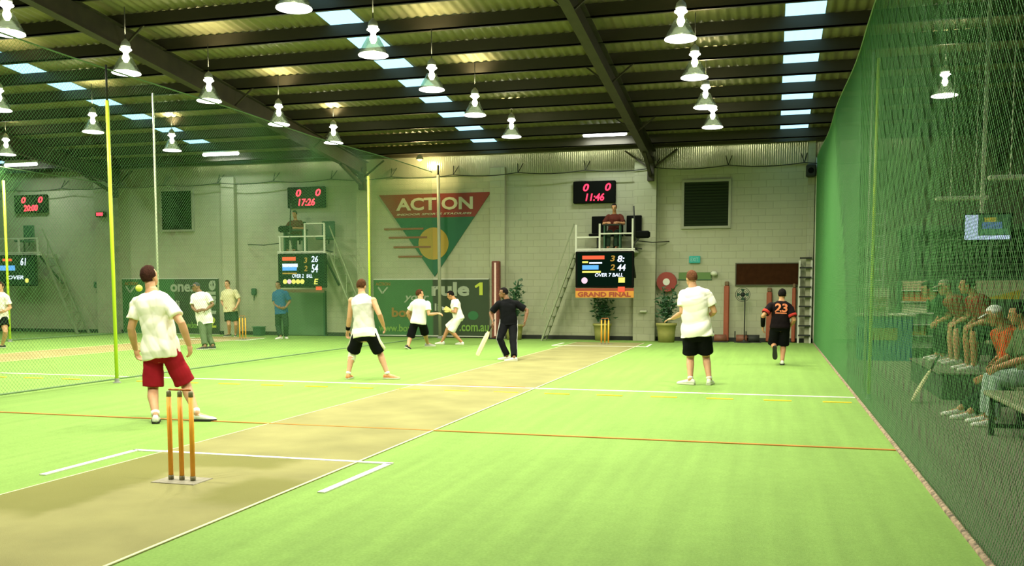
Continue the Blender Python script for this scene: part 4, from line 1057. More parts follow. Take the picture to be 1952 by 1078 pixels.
def person(label, Y, J, face, skin=0, k=1.0, hair='short', hairmat=None, top=None, bottom=None, shoes=None, shoemat=None, solemat=None, foot=None,
           voxel=.008, headface=None, socks=None, fat=1.0, grp=None, extra=None, curl=.5, base=None, front=None):
    """J: joints as photo pixels (px, py, depth offset from Y); A = left in the picture, B = right"""
    def pt(n):
        v = J[n]
        if isinstance(v, Vector): return v.copy()
        return onY(v[0], v[1], Y + (v[2] if len(v) > 2 else 0))
    P = {n: pt(n) for n in J if not n.startswith('f')}
    ground = {}
    for s in 'AB':
        if 'f' + s in J:        # planted foot: sole pixel -> floor
            g = onZ(J['f' + s][0], J['f' + s][1], J['f' + s][2] if len(J['f' + s]) > 2 else 0.0); ground[s] = g; P['an' + s] = g + Vector((0, 0, .088 * k))
    F0 = dirv(face); neck = P['neck']; pel = (P['hipA'] + P['hipB']) / 2; sh = (P['shA'] + P['shB']) / 2
    # keep proportions human: rescale the shoulder and hip spans to the body's own size
    def span(a, b, w, amb):
        c = (P[a] + P[b]) / 2; d = (P[b] - P[a]); want = amb
        if d.length > 1e-4:
            d = d.normalized() * min(max(d.length, w * .92), w * 1.08); P[a], P[b] = c - d / 2, c + d / 2
    span('shA', 'shB', .365 * k * (1 + (fat - 1) * .5), None); span('hipA', 'hipB', .185 * k * fat, None)
    up = (neck - pel).normalized(); side = (P['shB'] - P['shA']); side = (side - up * side.dot(up)).normalized()
    fr = side.cross(up); 
    if fr.dot(F0) < 0: fr = -fr
    hs = (P['hipB'] - P['hipA']); hs = (hs - up * hs.dot(up)).normalized()
    LU, LF = .285 * k, .255 * k; TH, SHN = .43 * k, .41 * k
    root = thing('person', label, 'person', base if base is not None else Vector((pel.x, pel.y, min([g.z for g in ground.values()] or [0]))), grp)
    ctr = ORG[root.name]
    for s in 'AB':
        P['kn' + s] = ik(P['hip' + s], P['an' + s], P['kn' + s], TH, SHN)
        P['el' + s] = ik(P['sh' + s], P['wr' + s], P['el' + s], LU, LF)
        # wrists further than an arm's length are pulled in
        d = P['wr' + s] - P['sh' + s]
        if d.length > (LU + LF) * 1.08: P['wr' + s] = P['sh' + s] + d.normalized() * (LU + LF) * 1.05; P['el' + s] = P['sh' + s].lerp(P['wr' + s], .53)
    TL = (neck - pel).length
    def rings(prof, grow=0.0, n=24, sh_front=0.0):
        R_ = []
        for t, hw, hd, *sf in prof:
            c = pel.lerp(neck, t) if t <= 1 else neck + up * (t - 1) * TL
            q = min(1, max(0, t)); sd = hs.lerp(side, q).normalized(); f_ = sd.cross(up); f_ = f_ if f_.dot(fr) > 0 else -f_
            c = c + f_ * ((sf[0] if sf else 0) * k); w, dd = (hw * k * (fat if t < .8 else 1) + grow), (hd * k * (fat if t < .8 else 1) + grow)
            ring = []
            for i in range(n):
                a = 2 * pi * i / n; x, y = cos(a), sin(a); e = .8
                ring.append(c + sd * (w * math.copysign(abs(x) ** e, x)) + f_ * (dd * math.copysign(abs(y) ** e, y)))
            R_.append(ring)
        return R_
    TORSO = [(-.20, .07, .07), (-.12, .150, .110), (0, .168, .122, -.01), (.16, .160, .112), (.36, .143, .100, .005), (.56, .156, .112, .008), (.74, .172, .116), (.87, .172, .098, -.008), (.94, .135, .078, -.012), (1.0, .072, .062, -.008), (1.08, .055, .055)]
    body = MB(); body.loft(rings(TORSO))
    hd = P['head']; hk = k * .97
    hf = dirv(headface) if isinstance(headface, (int, float)) else (Vector(headface).normalized() if headface is not None else fr.copy())
    hu = (hd - neck).normalized(); hu = (hu + Vector((0, 0, 1.2))).normalized()
    hf0 = hf.copy(); hs_ = hf.cross(Vector((0, 0, 1))).normalized(); hu = hs_.cross(hf).normalized()
    AX = (hs_, hf, hu)
    body.tube([neck - up * .05 * k, neck.lerp(hd, .5) - hf * .012 * k, hd - hu * .03 * k - hf * .01 * k], [.062 * k, .054 * k, .052 * k], 14, 'round')
    body.ell(hd + hu * .018 * hk, AX, (.077 * hk, .097 * hk, .098 * hk)); body.ell(hd + hf * .028 * hk - hu * .055 * hk, AX, (.058 * hk, .066 * hk, .066 * hk)); body.ell(hd + hf * .062 * hk - hu * .102 * hk, AX, (.026 * hk, .024 * hk, .02 * hk))
    body.ell(hd + hf * .097 * hk - hu * .030 * hk, AX, (.015 * hk, .022 * hk, .018 * hk)); body.tube([hd + hf * .090 * hk + hu * .01 * hk, hd + hf * .106 * hk - hu * .028 * hk], [.009 * hk, .013 * hk], 8, 'round')
    body.ell(hd + hf * .082 * hk + hu * .028 * hk, AX, (.05 * hk, .018 * hk, .012 * hk)); body.ell(hd + hf * .088 * hk - hu * .066 * hk, AX, (.024 * hk, .012 * hk, .010 * hk))
    for sg in (-1, 1): body.ell(hd + hs_ * sg * .079 * hk - hu * .012 * hk - hf * .005 * hk, AX, (.010 * hk, .022 * hk, .034 * hk))
    for s in 'AB':
        a, e, w = P['sh' + s], P['el' + s], P['wr' + s]
        body.ell(a, ((1,0,0),(0,1,0),(0,0,1)), (.066 * k,) * 3)
        body.tube([a, a.lerp(e, .3), a.lerp(e, .6), e, e.lerp(w, .3), e.lerp(w, .7), w], [.060 * k, .055 * k, .049 * k, .042 * k, .045 * k, .036 * k, .029 * k], 14, 'round')
        h, kn, an = P['hip' + s], P['kn' + s], P['an' + s]; back = -fr * .014 * k
        body.tube([h, h.lerp(kn, .35), h.lerp(kn, .7), kn, kn.lerp(an, .28) + back, kn.lerp(an, .6) + back * .5, an], [.094 * k * fat, .090 * k * fat, .070 * k, .057 * k, .060 * k, .047 * k, .038 * k], 16, 'round')
        # hand with a palm, four bent fingers and a thumb
        hnd = P['hd' + s] if 'hd' + s in P else w + (w - e).normalized() * .1
        d = (hnd - w).normalized(); inward = (pel + up * .2 - w); inward = (inward - d * inward.dot(d)).normalized()
        n_ = J.get('pn' + s); n_ = Vector(n_) if n_ is not None else inward
        n_ = (n_ - d * n_.dot(d)).normalized(); b = d.cross(n_).normalized()
        if b.dot(fr) < 0: b = -b          # thumb side looks forward
        if J.get('th' + s): b = b if b.dot(Vector(J['th' + s])) > 0 else -b
        body.ell(w + d * .048 * k, (b, d, n_), (.041 * k, .056 * k, .017 * k))
        cu = J.get('cu' + s, curl)
        for off, ln in ((.030, .070), (.010, .080), (-.011, .075), (-.031, .058)):
            p0 = w + d * .080 * k + b * off * k; ang = 0; pts = [w + d * .05 * k + b * off * .9 * k, p0]; dd = (d + b * off * 2.2).normalized(); p = p0
            for q in (.45, .32, .23):
                ang += cu * (.7 if q > .4 else .9); v = dd * cos(ang) + n_ * sin(ang); p = p + v * ln * q * k * 1.12; pts.append(p)
            body.tube(pts, [.0098 * k, .0098 * k, .0095 * k, .009 * k, .008 * k], 8, 'round')
        t0 = w + d * .028 * k + b * .030 * k; t1 = t0 + (b * .75 + d * .65 + n_ * .25).normalized() * .040 * k; t2 = t1 + (b * .25 + d * .9 + n_ * .4).normalized() * .034 * k
        body.tube([w + d * .02 * k + b * .012 * k, t0, t1, t2], [.013 * k, .0125 * k, .011 * k, .009 * k], 8, 'round')
        # foot inside the shoe
        fdir = (foot or {}).get(s, (face,)); fd = dirv(fdir[0]); pitch = fdir[1] if len(fdir) > 1 else 0.0; fd = (fd * cos(pitch) - Vector((0, 0, 1)) * sin(pitch)).normalized()
        lat = fd.cross(Vector((0, 0, 1))).normalized(); fu = lat.cross(fd).normalized(); P['fd' + s], P['fu' + s], P['fl' + s] = fd, fu, lat
        body.tube([an - fu * .02 * k, an - fu * .045 * k + fd * .10 * k, an - fu * .055 * k + fd * .16 * k], [.036 * k, .03 * k, .02 * k], 10, 'round')
    sk = SKIN[skin]
    bo = remeshed(body, 'body', [sk, M_eye, M_lip, M_eyew], voxel, 3, ctr, root)
    me = bo.data; nf = len(me.polygons); cen = np.empty(nf * 3); me.polygons.foreach_get('center', cen); cen = cen.reshape(-1, 3) + np.array(ctr)
    idx = np.zeros(nf, dtype=np.int32)
    def near(p, rx, ry):
        q = cen - np.array(p); x = q @ np.array(hs_); z = q @ np.array(hu); y = q @ np.array(hf)
        return ((x / rx) ** 2 + (z / ry) ** 2 < 1) & (y > -.03)
    for sg in (-1, 1):
        c = hd + hf * .085 * hk + hs_ * sg * .031 * hk - hu * .0 * hk; idx[near(c, .015 * hk, .009 * hk)] = 3; idx[near(c, .008 * hk, .008 * hk)] = 1; idx[near(c + hu * .024 * hk, .02 * hk, .005 * hk)] = 1
    idx[near(hd + hf * .09 * hk - hu * .066 * hk, .024 * hk, .008 * hk)] = 2
    me.polygons.foreach_set('material_index', idx); me.update()
    # hair or cap
    hm = hairmat or hair_mat('dark', (.018, .012, .008))
    rnd = random.Random(hash(label) % 1000 if False else len(label) * 7 + int(Y * 13))
    hb = MB(); nu, nv = 30, 18; vs = []
    for i in range(nv + 1):
        p = pi * i / nv
        for q in range(nu):
            t = 2 * pi * q / nu; x, y, z = sin(p) * cos(t), sin(p) * sin(t), cos(p)
            r = 1.0; 
            face_ = (y > .30 and z < .52) or (z < -.22 and y > .02) or (z < -.30 and y > -.25) or (z < -.62)
            if hair == 'cap': face_ = face_ or z < .12
            if face_: r = .80
            else: r = 1.0 + (rnd.uniform(-.02, .05) if hair != 'cap' else 0) + (.05 * max(0, z) if hair == 'spiky' else 0)
            vs.append(hd + hu * .020 * hk + (hs_ * (x * .085) + hf * (y * .105 - .004) + hu * (z * .108)) * hk * r)
    fs = [(i*nu+q, (i+1)*nu+q, (i+1)*nu+(q+1)%nu, i*nu+(q+1)%nu) for i in range(nv) for q in range(nu)]
    hb.add(vs, fs)
    ho = hb.build('cap' if hair == 'cap' else 'hair', hm, root, True)
    if hair == 'cap':
        bm_ = MB(); R_ = []
        for j in range(5):
            f_ = .07 + .028 * j; w = .07 * (1 - (j / 5) ** 2 * .6); c = hd + hf * f_ * hk + hu * (.045 - .006 * j) * hk
            R_.append([c - hs_ * w * hk, c + hu * .012 * hk - hs_ * w * .5 * hk, c + hu * .016 * hk, c + hu * .012 * hk + hs_ * w * .5 * hk, c + hs_ * w * hk, c + hu * .004 * hk + hs_ * w * .5 * hk, c + hu * .008 * hk, c + hu * .004 * hk - hs_ * w * .5 * hk])
        bm_.loft(R_).build('cap_brim', hm, ho, True)
    # upper garment
    seed = int(abs(P['head'].x * 100) + Y * 7)
    if top:
        hem = top.get('hem', -.12); lo = top.get('loose', .022); tb = MB()
        prof = [(hem, .168, .125)] + [(t, w, d_, *r) for t, w, d_, *r in TORSO if t > hem + .05 and t < .98]
        prof = [(t, w + (.012 if t < .4 else 0), d_ + (.014 if t < .5 else .004), *r) for t, w, d_, *r in prof] + [(.985, .082, .072, -.008), (1.01, .064, .062, -.006)]
        if top.get('tail'): prof[0] = (hem, .168 + top['tail'], .125 + top['tail'])
        tb.loft(rings(prof, lo, 28))
        sl = top.get('sleeve', .6)
        for s in 'AB':
            a, e, w = P['sh' + s], P['el' + s], P['wr' + s]
            if sl > 0:
                tb.ell(a - side * (0.012 if s == 'B' else -.012), ((1,0,0),(0,1,0),(0,0,1)), (.082 * k,) * 3)
                if sl <= 1: tb.tube([a, a.lerp(e, sl * .5), a.lerp(e, sl)], [.080 * k, .076 * k, .078 * k], 16, 'flat')
                else: tb.tube([a, a.lerp(e, .5), e, e.lerp(w, (sl - 1) * .5), e.lerp(w, sl - 1)], [.080 * k, .072 * k, .063 * k, .058 * k, .048 * k], 16, 'flat')
        to = remeshed(tb, top.get('name', 'shirt'), [top['m']] + ([top['m2']] if 'm2' in top else []), max(voxel, .009), 4, ctr, root, folds(seed, top.get('fold', .010)))
        if 'label' in top: to['label'] = top['label']
        root['_top'] = to.name
    if bottom:
        bb = MB(); lo = bottom.get('loose', .014); prof = [(-.20, .09, .085)] + [(t, w, d_, *r) for t, w, d_, *r in TORSO if -.2 < t < .14] + [(.15, .162, .115)]
        bb.loft(rings(prof, lo, 24)); ln = bottom.get('len', .85)
        for s in 'AB':
            h, kn, an = P['hip' + s], P['kn' + s], P['an' + s]
            if ln <= 1.2:
                end = h.lerp(kn, ln) if ln <= 1 else kn.lerp(an, ln - 1)
                mid = h.lerp(kn, ln * .5) if ln <= 1 else h.lerp(kn, .55)
                bb.tube([h, mid, end], [.108 * k * fat, .108 * k * fat, bottom.get('leg', .108) * k], 18, 'flat')
            else:
                bb.tube([h, h.lerp(kn, .5), kn, kn.lerp(an, .5), kn.lerp(an, ln - 1)], [.106 * k * fat, .098 * k, .082 * k, .075 * k, .072 * k], 18, 'flat')
        bo_ = remeshed(bb, bottom.get('name', 'shorts'), [bottom['m']], max(voxel, .009), 4, ctr, root, folds(seed + 5, bottom.get('fold', .008)))
        if 'stripe' in bottom:
            for s, sg in (('A', -1), ('B', 1)):
                h, kn, an = P['hip' + s], P['kn' + s], P['an' + s]; st = MB(); o_ = side * sg; stf = bottom.get('stripe_front', 0); o_ = (o_ + fr * stf).normalized()
                ln_ = min(ln, 1); q = [h + up * .06 * k, h.lerp(kn, .5 * ln_), h.lerp(kn, ln_ * .97)] + ([kn.lerp(an, .5), kn.lerp(an, ln - 1.02)] if ln > 1.2 else [])
                rr = [.102, .102, bottom.get('leg', .108)] if ln <= 1.2 else [.100, .092, .076, .069, .066]
                ww = bottom.get('stripe_w', .018)
                R_ = []
                for i, c in enumerate(q):
                    dd = (q[min(i+1, len(q)-1)] - q[max(0, i-1)]).normalized(); oo = (o_ - dd * o_.dot(dd)).normalized(); tt = dd.cross(oo); r_ = (rr[i] + .009) * k
                    arc = [a_ * ww / rr[i] for a_ in (-1, -.5, 0, .5, 1)]
                    R_.append([c + (oo * cos(a_) + tt * sin(a_)) * (r_ + .004) for a_ in arc] + [c + (oo * cos(a_) + tt * sin(a_)) * (r_ - .03) for a_ in reversed(arc)])
                st.loft(R_).build('side_stripe', bottom['stripe'], bo_, True)
    for s in 'AB':
        fd, fu, lat, an = P['fd' + s], P['fu' + s], P['fl' + s], P['an' + s]; base_ = an - fu * .086 * k
        sm = shoemat if not isinstance(shoemat, dict) else shoemat[s]
        if sm is not None:
            pr = [(-.075, .020, .055), (-.068, .031, .074), (-.03, .037, .098), (.02, .037, .098), (.05, .039, .084), (.10, .044, .066), (.15, .046, .052), (.19, .040, .042), (.212, .026, .034), (.22, .010, .026)]
            R_ = []
            for x, w, h in pr:
                c = base_ + fd * x * k; ring = []
                for i in range(14):
                    t = 2 * pi * i / 14; zz = sin(t); xx = cos(t); hh = h if zz > 0 else .014
                    ring.append(c + lat * (w * k * math.copysign(abs(xx) ** .7, xx)) + fu * (.016 * k + max(0, hh - .016) * k * max(0, zz) ** .8 if zz > 0 else .016 * k))
                R_.append(ring)
            so = MB().loft(R_).build('shoe', sm, root, True)
            R2 = []
            for z, gr in ((0.0, .002), (.006, .005), (.020, .004), (.024, 0)):
                ring = []
                for x, w, h in pr: ring.append(base_ + fd * x * k + lat * (w + gr) * k + fu * z * k)
                for x, w, h in reversed(pr): ring.append(base_ + fd * x * k - lat * (w + gr) * k + fu * z * k)
                R2.append(ring)
            MB().loft(R2).build('sole', solemat or M_polew, so)
        if socks: MB().tube([an - fu * .01 * k, an.lerp(P['kn' + s], socks[1])], [.041 * k, (.041 + .055 * socks[1]) * k], 14, 'flat').build('sock', socks[0], root, True)
    P['root'], P['fr'], P['side'], P['up'], P['k'], P['TL'], P['pel'] = root, fr, side, up, k, TL, pel
    return P

white = fab('white', (.86, .81, .75)); cream = fab('cream', (.62, .58, .33)); black = fab('black', (.006, .0065, .008), .2); maroon = fab('maroon', (.30, .012, .022), .1)
grey = fab('grey', (.52, .51, .46), .12); dgreen = fab('dark_green', (.02, .05, .025)); blue = fab('blue', (.020, .085, .17)); navy = fab('trousers_dark', (.018, .035, .022)); olive = fab('trousers_grey', (.085, .12, .06))
dred = fab('dull_red', (.22, .055, .03), .15); orange = fab('orange_red', (.55, .09, .03), .15); redblk = fab('jersey_black', (.009, .006, .007), .3)
shoe_w = mat('shoe_white', (.72, .72, .66), .55, var=.12, scale=30); shoe_b = mat('shoe_black', (.02, .02, .02), .5); shoe_o = mat('shoe_orange', (.70, .26, .10), .5, var=.3, scale=25); sock_w = fab('sock', (.7, .7, .62))
H_dark = hair_mat('dark', (.042, .017, .012)); H_brown = hair_mat('brown', (.075, .032, .014)); H_black = hair_mat('black', (.010, .008, .008)); H_red = hair_mat('reddish', (.12, .048, .024)); H_grey = hair_mat('grey', (.2, .18, .14))

# man in maroon shorts, foreground left
P1 = person('man in white T-shirt and maroon shorts standing behind the foreground stumps, back turned', 9.2,
    dict(head=(285, 527, .02), neck=(290, 557, 0), shA=(259, 579, 0), shB=(325, 580, 0), elA=(250, 626, -.05), wrA=(258, 664, .06), hdA=(263, 680, .09), elB=(347, 617, -.05), wrB=(360, 656, .05), hdB=(364, 674, .08),
         hipA=(292, 668, 0), hipB=(323, 668, 0), knA=(286, 727, .25), knB=(352, 722, .25), fA=(297, 806), fB=(375, 802)), 10, 0, 1.03, 'spiky', H_dark,
    dict(m=white, hem=-.13, sleeve=.62, loose=.028, tail=.012, fold=.022), dict(m=maroon, len=.93, leg=.115), shoemat=shoe_w, solemat=M_dgrey, foot={'A': (-35,), 'B': (75,)}, voxel=.0058, headface=(.10, 1, .30), socks=(sock_w, .12))
# man in sleeveless shirt
P2 = person('man in white sleeveless shirt and black shorts crouching with legs apart, back turned', 14.4,
    dict(head=(689, 545, .04), neck=(690, 562, 0), shA=(671, 573, 0), shB=(711, 573, 0), elA=(666, 603, -.05), wrA=(663, 629, .08), hdA=(661, 642, .12), elB=(724, 601, -.05), wrB=(731, 620, .1), hdB=(735, 631, .16),
         hipA=(684, 636, -.1), hipB=(706, 636, -.1), knA=(669, 677, .25), knB=(728, 677, .25), fA=(664, 722), fB=(739, 722)), 0, 0, .98, 'short', H_brown,
    dict(m=grey, hem=-.10, sleeve=0, loose=.018, fold=.010, name='sleeveless_shirt'), dict(m=black, len=.86, leg=.118, stripe=white, stripe_w=.035), shoemat=shoe_o, foot={'A': (-10,), 'B': (80,)}, voxel=.007, socks=(sock_w, .08))
def zones(P, m2, fn):
    o = bpy.data.objects[P['root']['_top']]; o.data.materials.append(m2); off = np.array(ORG[P['root'].name]) - np.array(P['pel']); u = np.array(P['up']) / P['TL']
    n = len(o.data.polygons); c = np.empty(n * 3); o.data.polygons.foreach_get('center', c); t = (c.reshape(-1, 3) + off) @ u
    o.data.polygons.foreach_set('material_index', fn(t).astype(np.int32)); o.data.update()
zones(P2, white, lambda t: (t < .13) | (t > .74))
def band(P, a, b, r0, r1, m, nm, t0=0.0, t1=1.0):
    p, q = P[a].lerp(P[b], t0), P[a].lerp(P[b], t1); MB().tube([p, p.lerp(q, .5), q], [r0, (r0 + r1) / 2 + .002, r1], 16).build(nm, m, P['root'], True)
band(P2, 'wrA', 'elA', .036, .040, M_black, 'wristband', .05, .30)
band(P2, 'knA', 'anA', .066, .066, white, 'knee_brace', -.25, .38)
# two men at the far end
P3 = person('man in white T-shirt and black shorts running right beside the pale pole', 22.3,
    dict(head=(800, 560, .05), neck=(802, 570, 0), shA=(787, 580, 0), shB=(816, 579, 0), elA=(779, 596, .05), wrA=(783, 611, .2), elB=(822, 594, .0), wrB=(834, 597, .12), hdB=(840, 598, .15),
         hipA=(791, 613, 0), hipB=(804, 613, 0), knA=(783, 640, .2), knB=(822, 634, .2), fA=(778, 665), fB=(815, 660)), 35, 0, 1.0, 'short', H_brown,
    dict(m=white, hem=-.08, sleeve=.6), dict(m=black, len=.95, leg=.115), shoemat={'A': shoe_b, 'B': M_grey}, foot={'A': (30, .5), 'B': (60,)}, headface=50)
P4 = person('man in white shirt and white shorts bending forward right of the pale pole, facing left', 24.1,
    dict(head=(859, 562, 0), neck=(866, 571, 0), shA=(870, 577, -.18), shB=(871, 577, .18), elA=(866, 594, -.24), wrA=(860, 592, -.12), hdA=(855, 590, -.10), elB=(865, 592, .2), wrB=(856, 591, .1), hdB=(851, 590, .05),
         hipA=(874, 606, -.09), hipB=(874, 605, .09), knA=(868, 629, -.1), knB=(850, 622, .15), fA=(880, 657), fB=(843, 656)), -90, 1, .98, 'short', H_black,
    dict(m=white, hem=-.1, sleeve=.55), dict(m=white, len=.97, leg=.115), shoemat=shoe_w, foot={'A': (-70,), 'B': (-90,)}, headface=(-1, -.2, -.35))
def glove(P, s, m, nm):
    w, h = P['wr' + s], P['hd' + s]; d = (h - w).normalized(); b = d.orthogonal().normalized(); n = d.cross(b)
    g = MB(); g.tube([w - d * .06, w, w + d * .03], [.05, .05, .052], 12, 'round'); g.ell(w + d * .09, (b, d, n), (.062, .085, .04))
    for q in (-.045, -.015, .015, .045): g.tube([w + d * .12 + b * q, w + d * .17 + b * q * 1.2, w + d * .205 + b * q * 1.2 + n * .02], [.022, .021, .016], 8, 'round')
    g.tube([w + d * .05 + b * .05, w + d * .10 + b * .095, w + d * .14 + b * .10], [.024, .022, .016], 8, 'round'); g.build('glove', m, P['root'], True)
glove(P4, 'A', fab('glove_yellow', (.55, .48, .16)), 'glove'); glove(P4, 'B', M_grey, 'glove')
# batsman
P5 = person('batsman in black shirt and black striped trousers running left with a bat', 19.35,
    dict(head=(960, 558, 0), neck=(966, 570, 0), shA=(951, 579, -.08), shB=(984, 579, .06), elA=(942, 597, -.12), wrA=(940, 613, -.2), hdA=(937, 620, -.22), elB=(1001, 592, .08), wrB=(1001, 611, .0), hdB=(1000, 620, -.03),
         hipA=(962, 616, -.05), hipB=(978, 616, .03), knA=(956, 645, -.25), knB=(972, 650, -.15), fA=(967, 686), fB=(980, 688)), -155, 2, .96, 'short', H_black,
    dict(m=black, hem=-.07, sleeve=.8), dict(m=black, len=1.95, name='trousers', stripe=M_grey, stripe_w=.009, stripe_front=.3), shoemat=shoe_w, foot={'A': (-95,), 'B': (-120,)}, headface=(-1, -.35, -.05), voxel=.0075)
a_ = P5['wrA'] + (P5['hdA'] - P5['wrA']).normalized() * .08
tip = onY(917, 662, 19.05); d_ = (tip - a_).normalized(); bat(a_ + d_ * .72, a_, 'pale bat held low in the hand of the batsman in black', (-.3, -1, .2))
# right man
P6 = person('man in white T-shirt and black shorts standing right of centre, back turned', 15.0,
    dict(head=(1318, 530, .02), neck=(1321, 548, 0), shA=(1303, 561, 0), shB=(1347, 561, 0), elA=(1299, 593, -.05), wrA=(1283, 606, .12), hdA=(1272, 609, .16), elB=(1361, 589, -.02), wrB=(1350, 603, .22), hdB=(1340, 606, .28),
         hipA=(1317, 633, 0), hipB=(1340, 633, 0), knA=(1316, 678, .12), knB=(1346, 678, .12), fA=(1316, 733), fB=(1352, 733)), 0, 0, 1.04, 'short', H_red,
    dict(m=white, hem=-.10, sleeve=.66, loose=.034, tail=.03, fold=.024), dict(m=black, len=.80, leg=.118), shoemat=shoe_w, foot={'A': (-70,), 'B': (8,)}, voxel=.007, headface=-35, fat=1.12, socks=(sock_w, .08), curl=.25)
# running player 23
P7 = person('player in black and red jersey numbered 23 running away beside the right net', 19.4,
    dict(head=(1491, 561, .06), neck=(1490, 574, .02), shA=(1470, 583, 0), shB=(1505, 586, 0), elA=(1455, 602, -.12), wrA=(1454, 622, .0), hdA=(1454, 630, .03), elB=(1512, 606, -.05), wrB=(1505, 622, .12), hdB=(1502, 629, .16),
         hipA=(1478, 622, 0), hipB=(1496, 622, 0), knA=(1474, 657, .2), anA=(1478, 663, -.22), knB=(1493, 660, .2), fB=(1491, 695)), 0, 1, .97, 'short', H_black,
    dict(m=redblk, hem=-.08, sleeve=.75, loose=.022, name='jersey'), dict(m=black, len=.95, leg=.115), shoemat={'A': shoe_b, 'B': shoe_w}, foot={'A': (10, 1.25), 'B': (0,)}, solemat=M_dgrey, headface=5, voxel=.0075)
M_num = fab('number_orange', (.80, .24, .12)); M_jred = fab('jersey_red', (.42, .04, .03))
def back_print(P, body, u, v, w, h, m, nm, bold=.03):
    c = P['pel'].lerp(Vector(P['pel'] + P['up'] * P['TL']), v) + P['side'] * u; n = -P['fr']; sd = P['side']; up_ = n.cross(-sd) if False else P['up']
    me = text_mesh(body, 0, bold) if body else None
    if me is None:
        mb = MB(); mb.add([(x / 12, y / 4, 0) for y in range(5) for x in range(13)], [(y*13+x, y*13+x+1, (y+1)*13+x+1, (y+1)*13+x) for y in range(4) for x in range(12)]); me = mb.mesh('p', m)
    co = np.empty(len(me.vertices) * 3); me.vertices.foreach_get('co', co); co = co.reshape(-1, 3); lo, hi = co.min(0), co.max(0); sp = np.maximum(hi - lo, 1e-6)
    U = (co[:, 0] - lo[0]) / sp[0] - .5; V = (co[:, 1] - lo[1]) / sp[1] - .5; off = ORG[P['root'].name]
    sh_o = bpy.data.objects[P['root']['_top']]; out = []
    from mathutils.bvhtree import BVHTree
    bv = BVHTree.FromPolygons([v_.co.copy() for v_ in sh_o.data.vertices], [tuple(p_.vertices) for p_ in sh_o.data.polygons])
    for a, b in zip(U, V):
        q = c + sd * (a * w) + up_ * (b * h) + n * .6 - off; hit = bv.ray_cast(q, -n, 2.0); z = hit[0] if hit[0] is not None else q - n * .45
        out.append(z + n * .007)
    me.vertices.foreach_set('co', np.array([tuple(x) for x in out]).ravel()); me.materials.clear(); me.materials.append(m); me.update(); me.name = nm
    return link(nm, me, bpy.data.objects[P['root']['_top']], off)
back_print(P7, '23', .0, .74, .24, .17, M_num, 'shirt_number'); back_print(P7, '', 0, .53, .22, .018, M_num, 'shirt_strip')
for s, sg in (('A', -1), ('B', 1)): band(P7, 'sh' + s, 'el' + s, .084, .083, M_jred, 'sleeve_band', .52, .72)
band(P7, 'elA', 'wrA', .048, .040, M_black, 'arm_sleeve', .1, .95)
# neighbouring court
P8 = person('man in white shirt, grey trousers and dark cap walking behind the left net', 20.9,
    dict(head=(374, 547, 0), neck=(380, 557, 0), shA=(367, 565, .02), shB=(397, 562, 0), elA=(363, 584, -.02), wrA=(374, 593, -.2), hdA=(380, 591, -.24), elB=(406, 582, .0), wrB=(393, 590, -.2), hdB=(387, 590, -.24),
         hipA=(384, 609, 0), hipB=(396, 609, 0), knA=(386, 637, -.15), knB=(400, 637, -.1), fA=(391, 666), fB=(406, 665)), -150, 2, 1.0, 'cap', fab('cap_dark', (.05, .05, .06)),
    dict(m=white, hem=-.17, sleeve=.75, loose=.03), dict(m=olive, len=1.93, name='trousers'), shoemat=shoe_b, foot={'A': (-140,), 'B': (-120,)}, headface=-140)
P9 = person('man in cream shirt and dark green shorts standing by distant stumps behind the net', 26.3,
    dict(head=(433, 541, 0), neck=(435, 551, 0), shA=(426, 558, 0), shB=(450, 556, 0), elA=(421, 573, 0), wrA=(429, 586, -.12), hdA=(432, 590, -.15), elB=(457, 572, 0), wrB=(450, 586, -.1), hdB=(447, 590, -.14),
         hipA=(434, 592, 0), hipB=(445, 592, 0), knA=(436, 614, -.08), knB=(450, 613, -.08), fA=(437, 641), fB=(449, 641)), 180, 0, 1.03, 'short', H_brown,
    dict(m=cream, hem=-.05, sleeve=.8, loose=.03), dict(m=dgreen, len=.75, leg=.12), shoemat=shoe_b, foot={'A': (-160,), 'B': (150,)}, fat=1.08, voxel=.009)
P10 = person('man in blue shirt and dark trousers standing under the middle score screen', 25.6,
    dict(head=(530, 543, 0), neck=(532, 552, 0), shA=(523, 560, .03), shB=(546, 558, 0), elA=(520, 575, 0), wrA=(530, 585, -.16), hdA=(536, 587, -.18), elB=(551, 574, .03), wrB=(545, 585, -.14), hdB=(539, 588, -.18),
         hipA=(531, 594, 0), hipB=(542, 594, 0), knA=(532, 619, -.05), knB=(545, 618, -.05), fA=(535, 646), fB=(545, 645)), 165, 2, 1.0, 'short', H_black,
    dict(m=blue, hem=-.1, sleeve=.8), dict(m=navy, len=1.94, name='trousers'), shoemat=shoe_w, foot={'A': (-165,), 'B': (140,)}, voxel=.009)
P11 = person('man in white shirt and black shorts cut off by the left edge of the photo', 19.6,
    dict(head=(1, 546, 0), neck=(1, 557, 0), shA=(-14, 566, 0), shB=(13, 566, 0), elA=(-20, 585, 0), wrA=(-12, 598, .15), elB=(17, 584, 0), wrB=(10, 592, -.2), hdB=(4, 594, -.25),
         hipA=(-5, 604, 0), hipB=(6, 604, 0), knA=(-8, 632, -.1), knB=(9, 630, -.1), fA=(-14, 662), fB=(5, 663)), -140, 0, 1.0, 'short', H_dark,
    dict(m=white, hem=-.08, sleeve=.7), dict(m=black, len=.6, leg=.12), shoemat=shoe_b, foot={'A': (-120,), 'B': (-150,)}, voxel=.009)
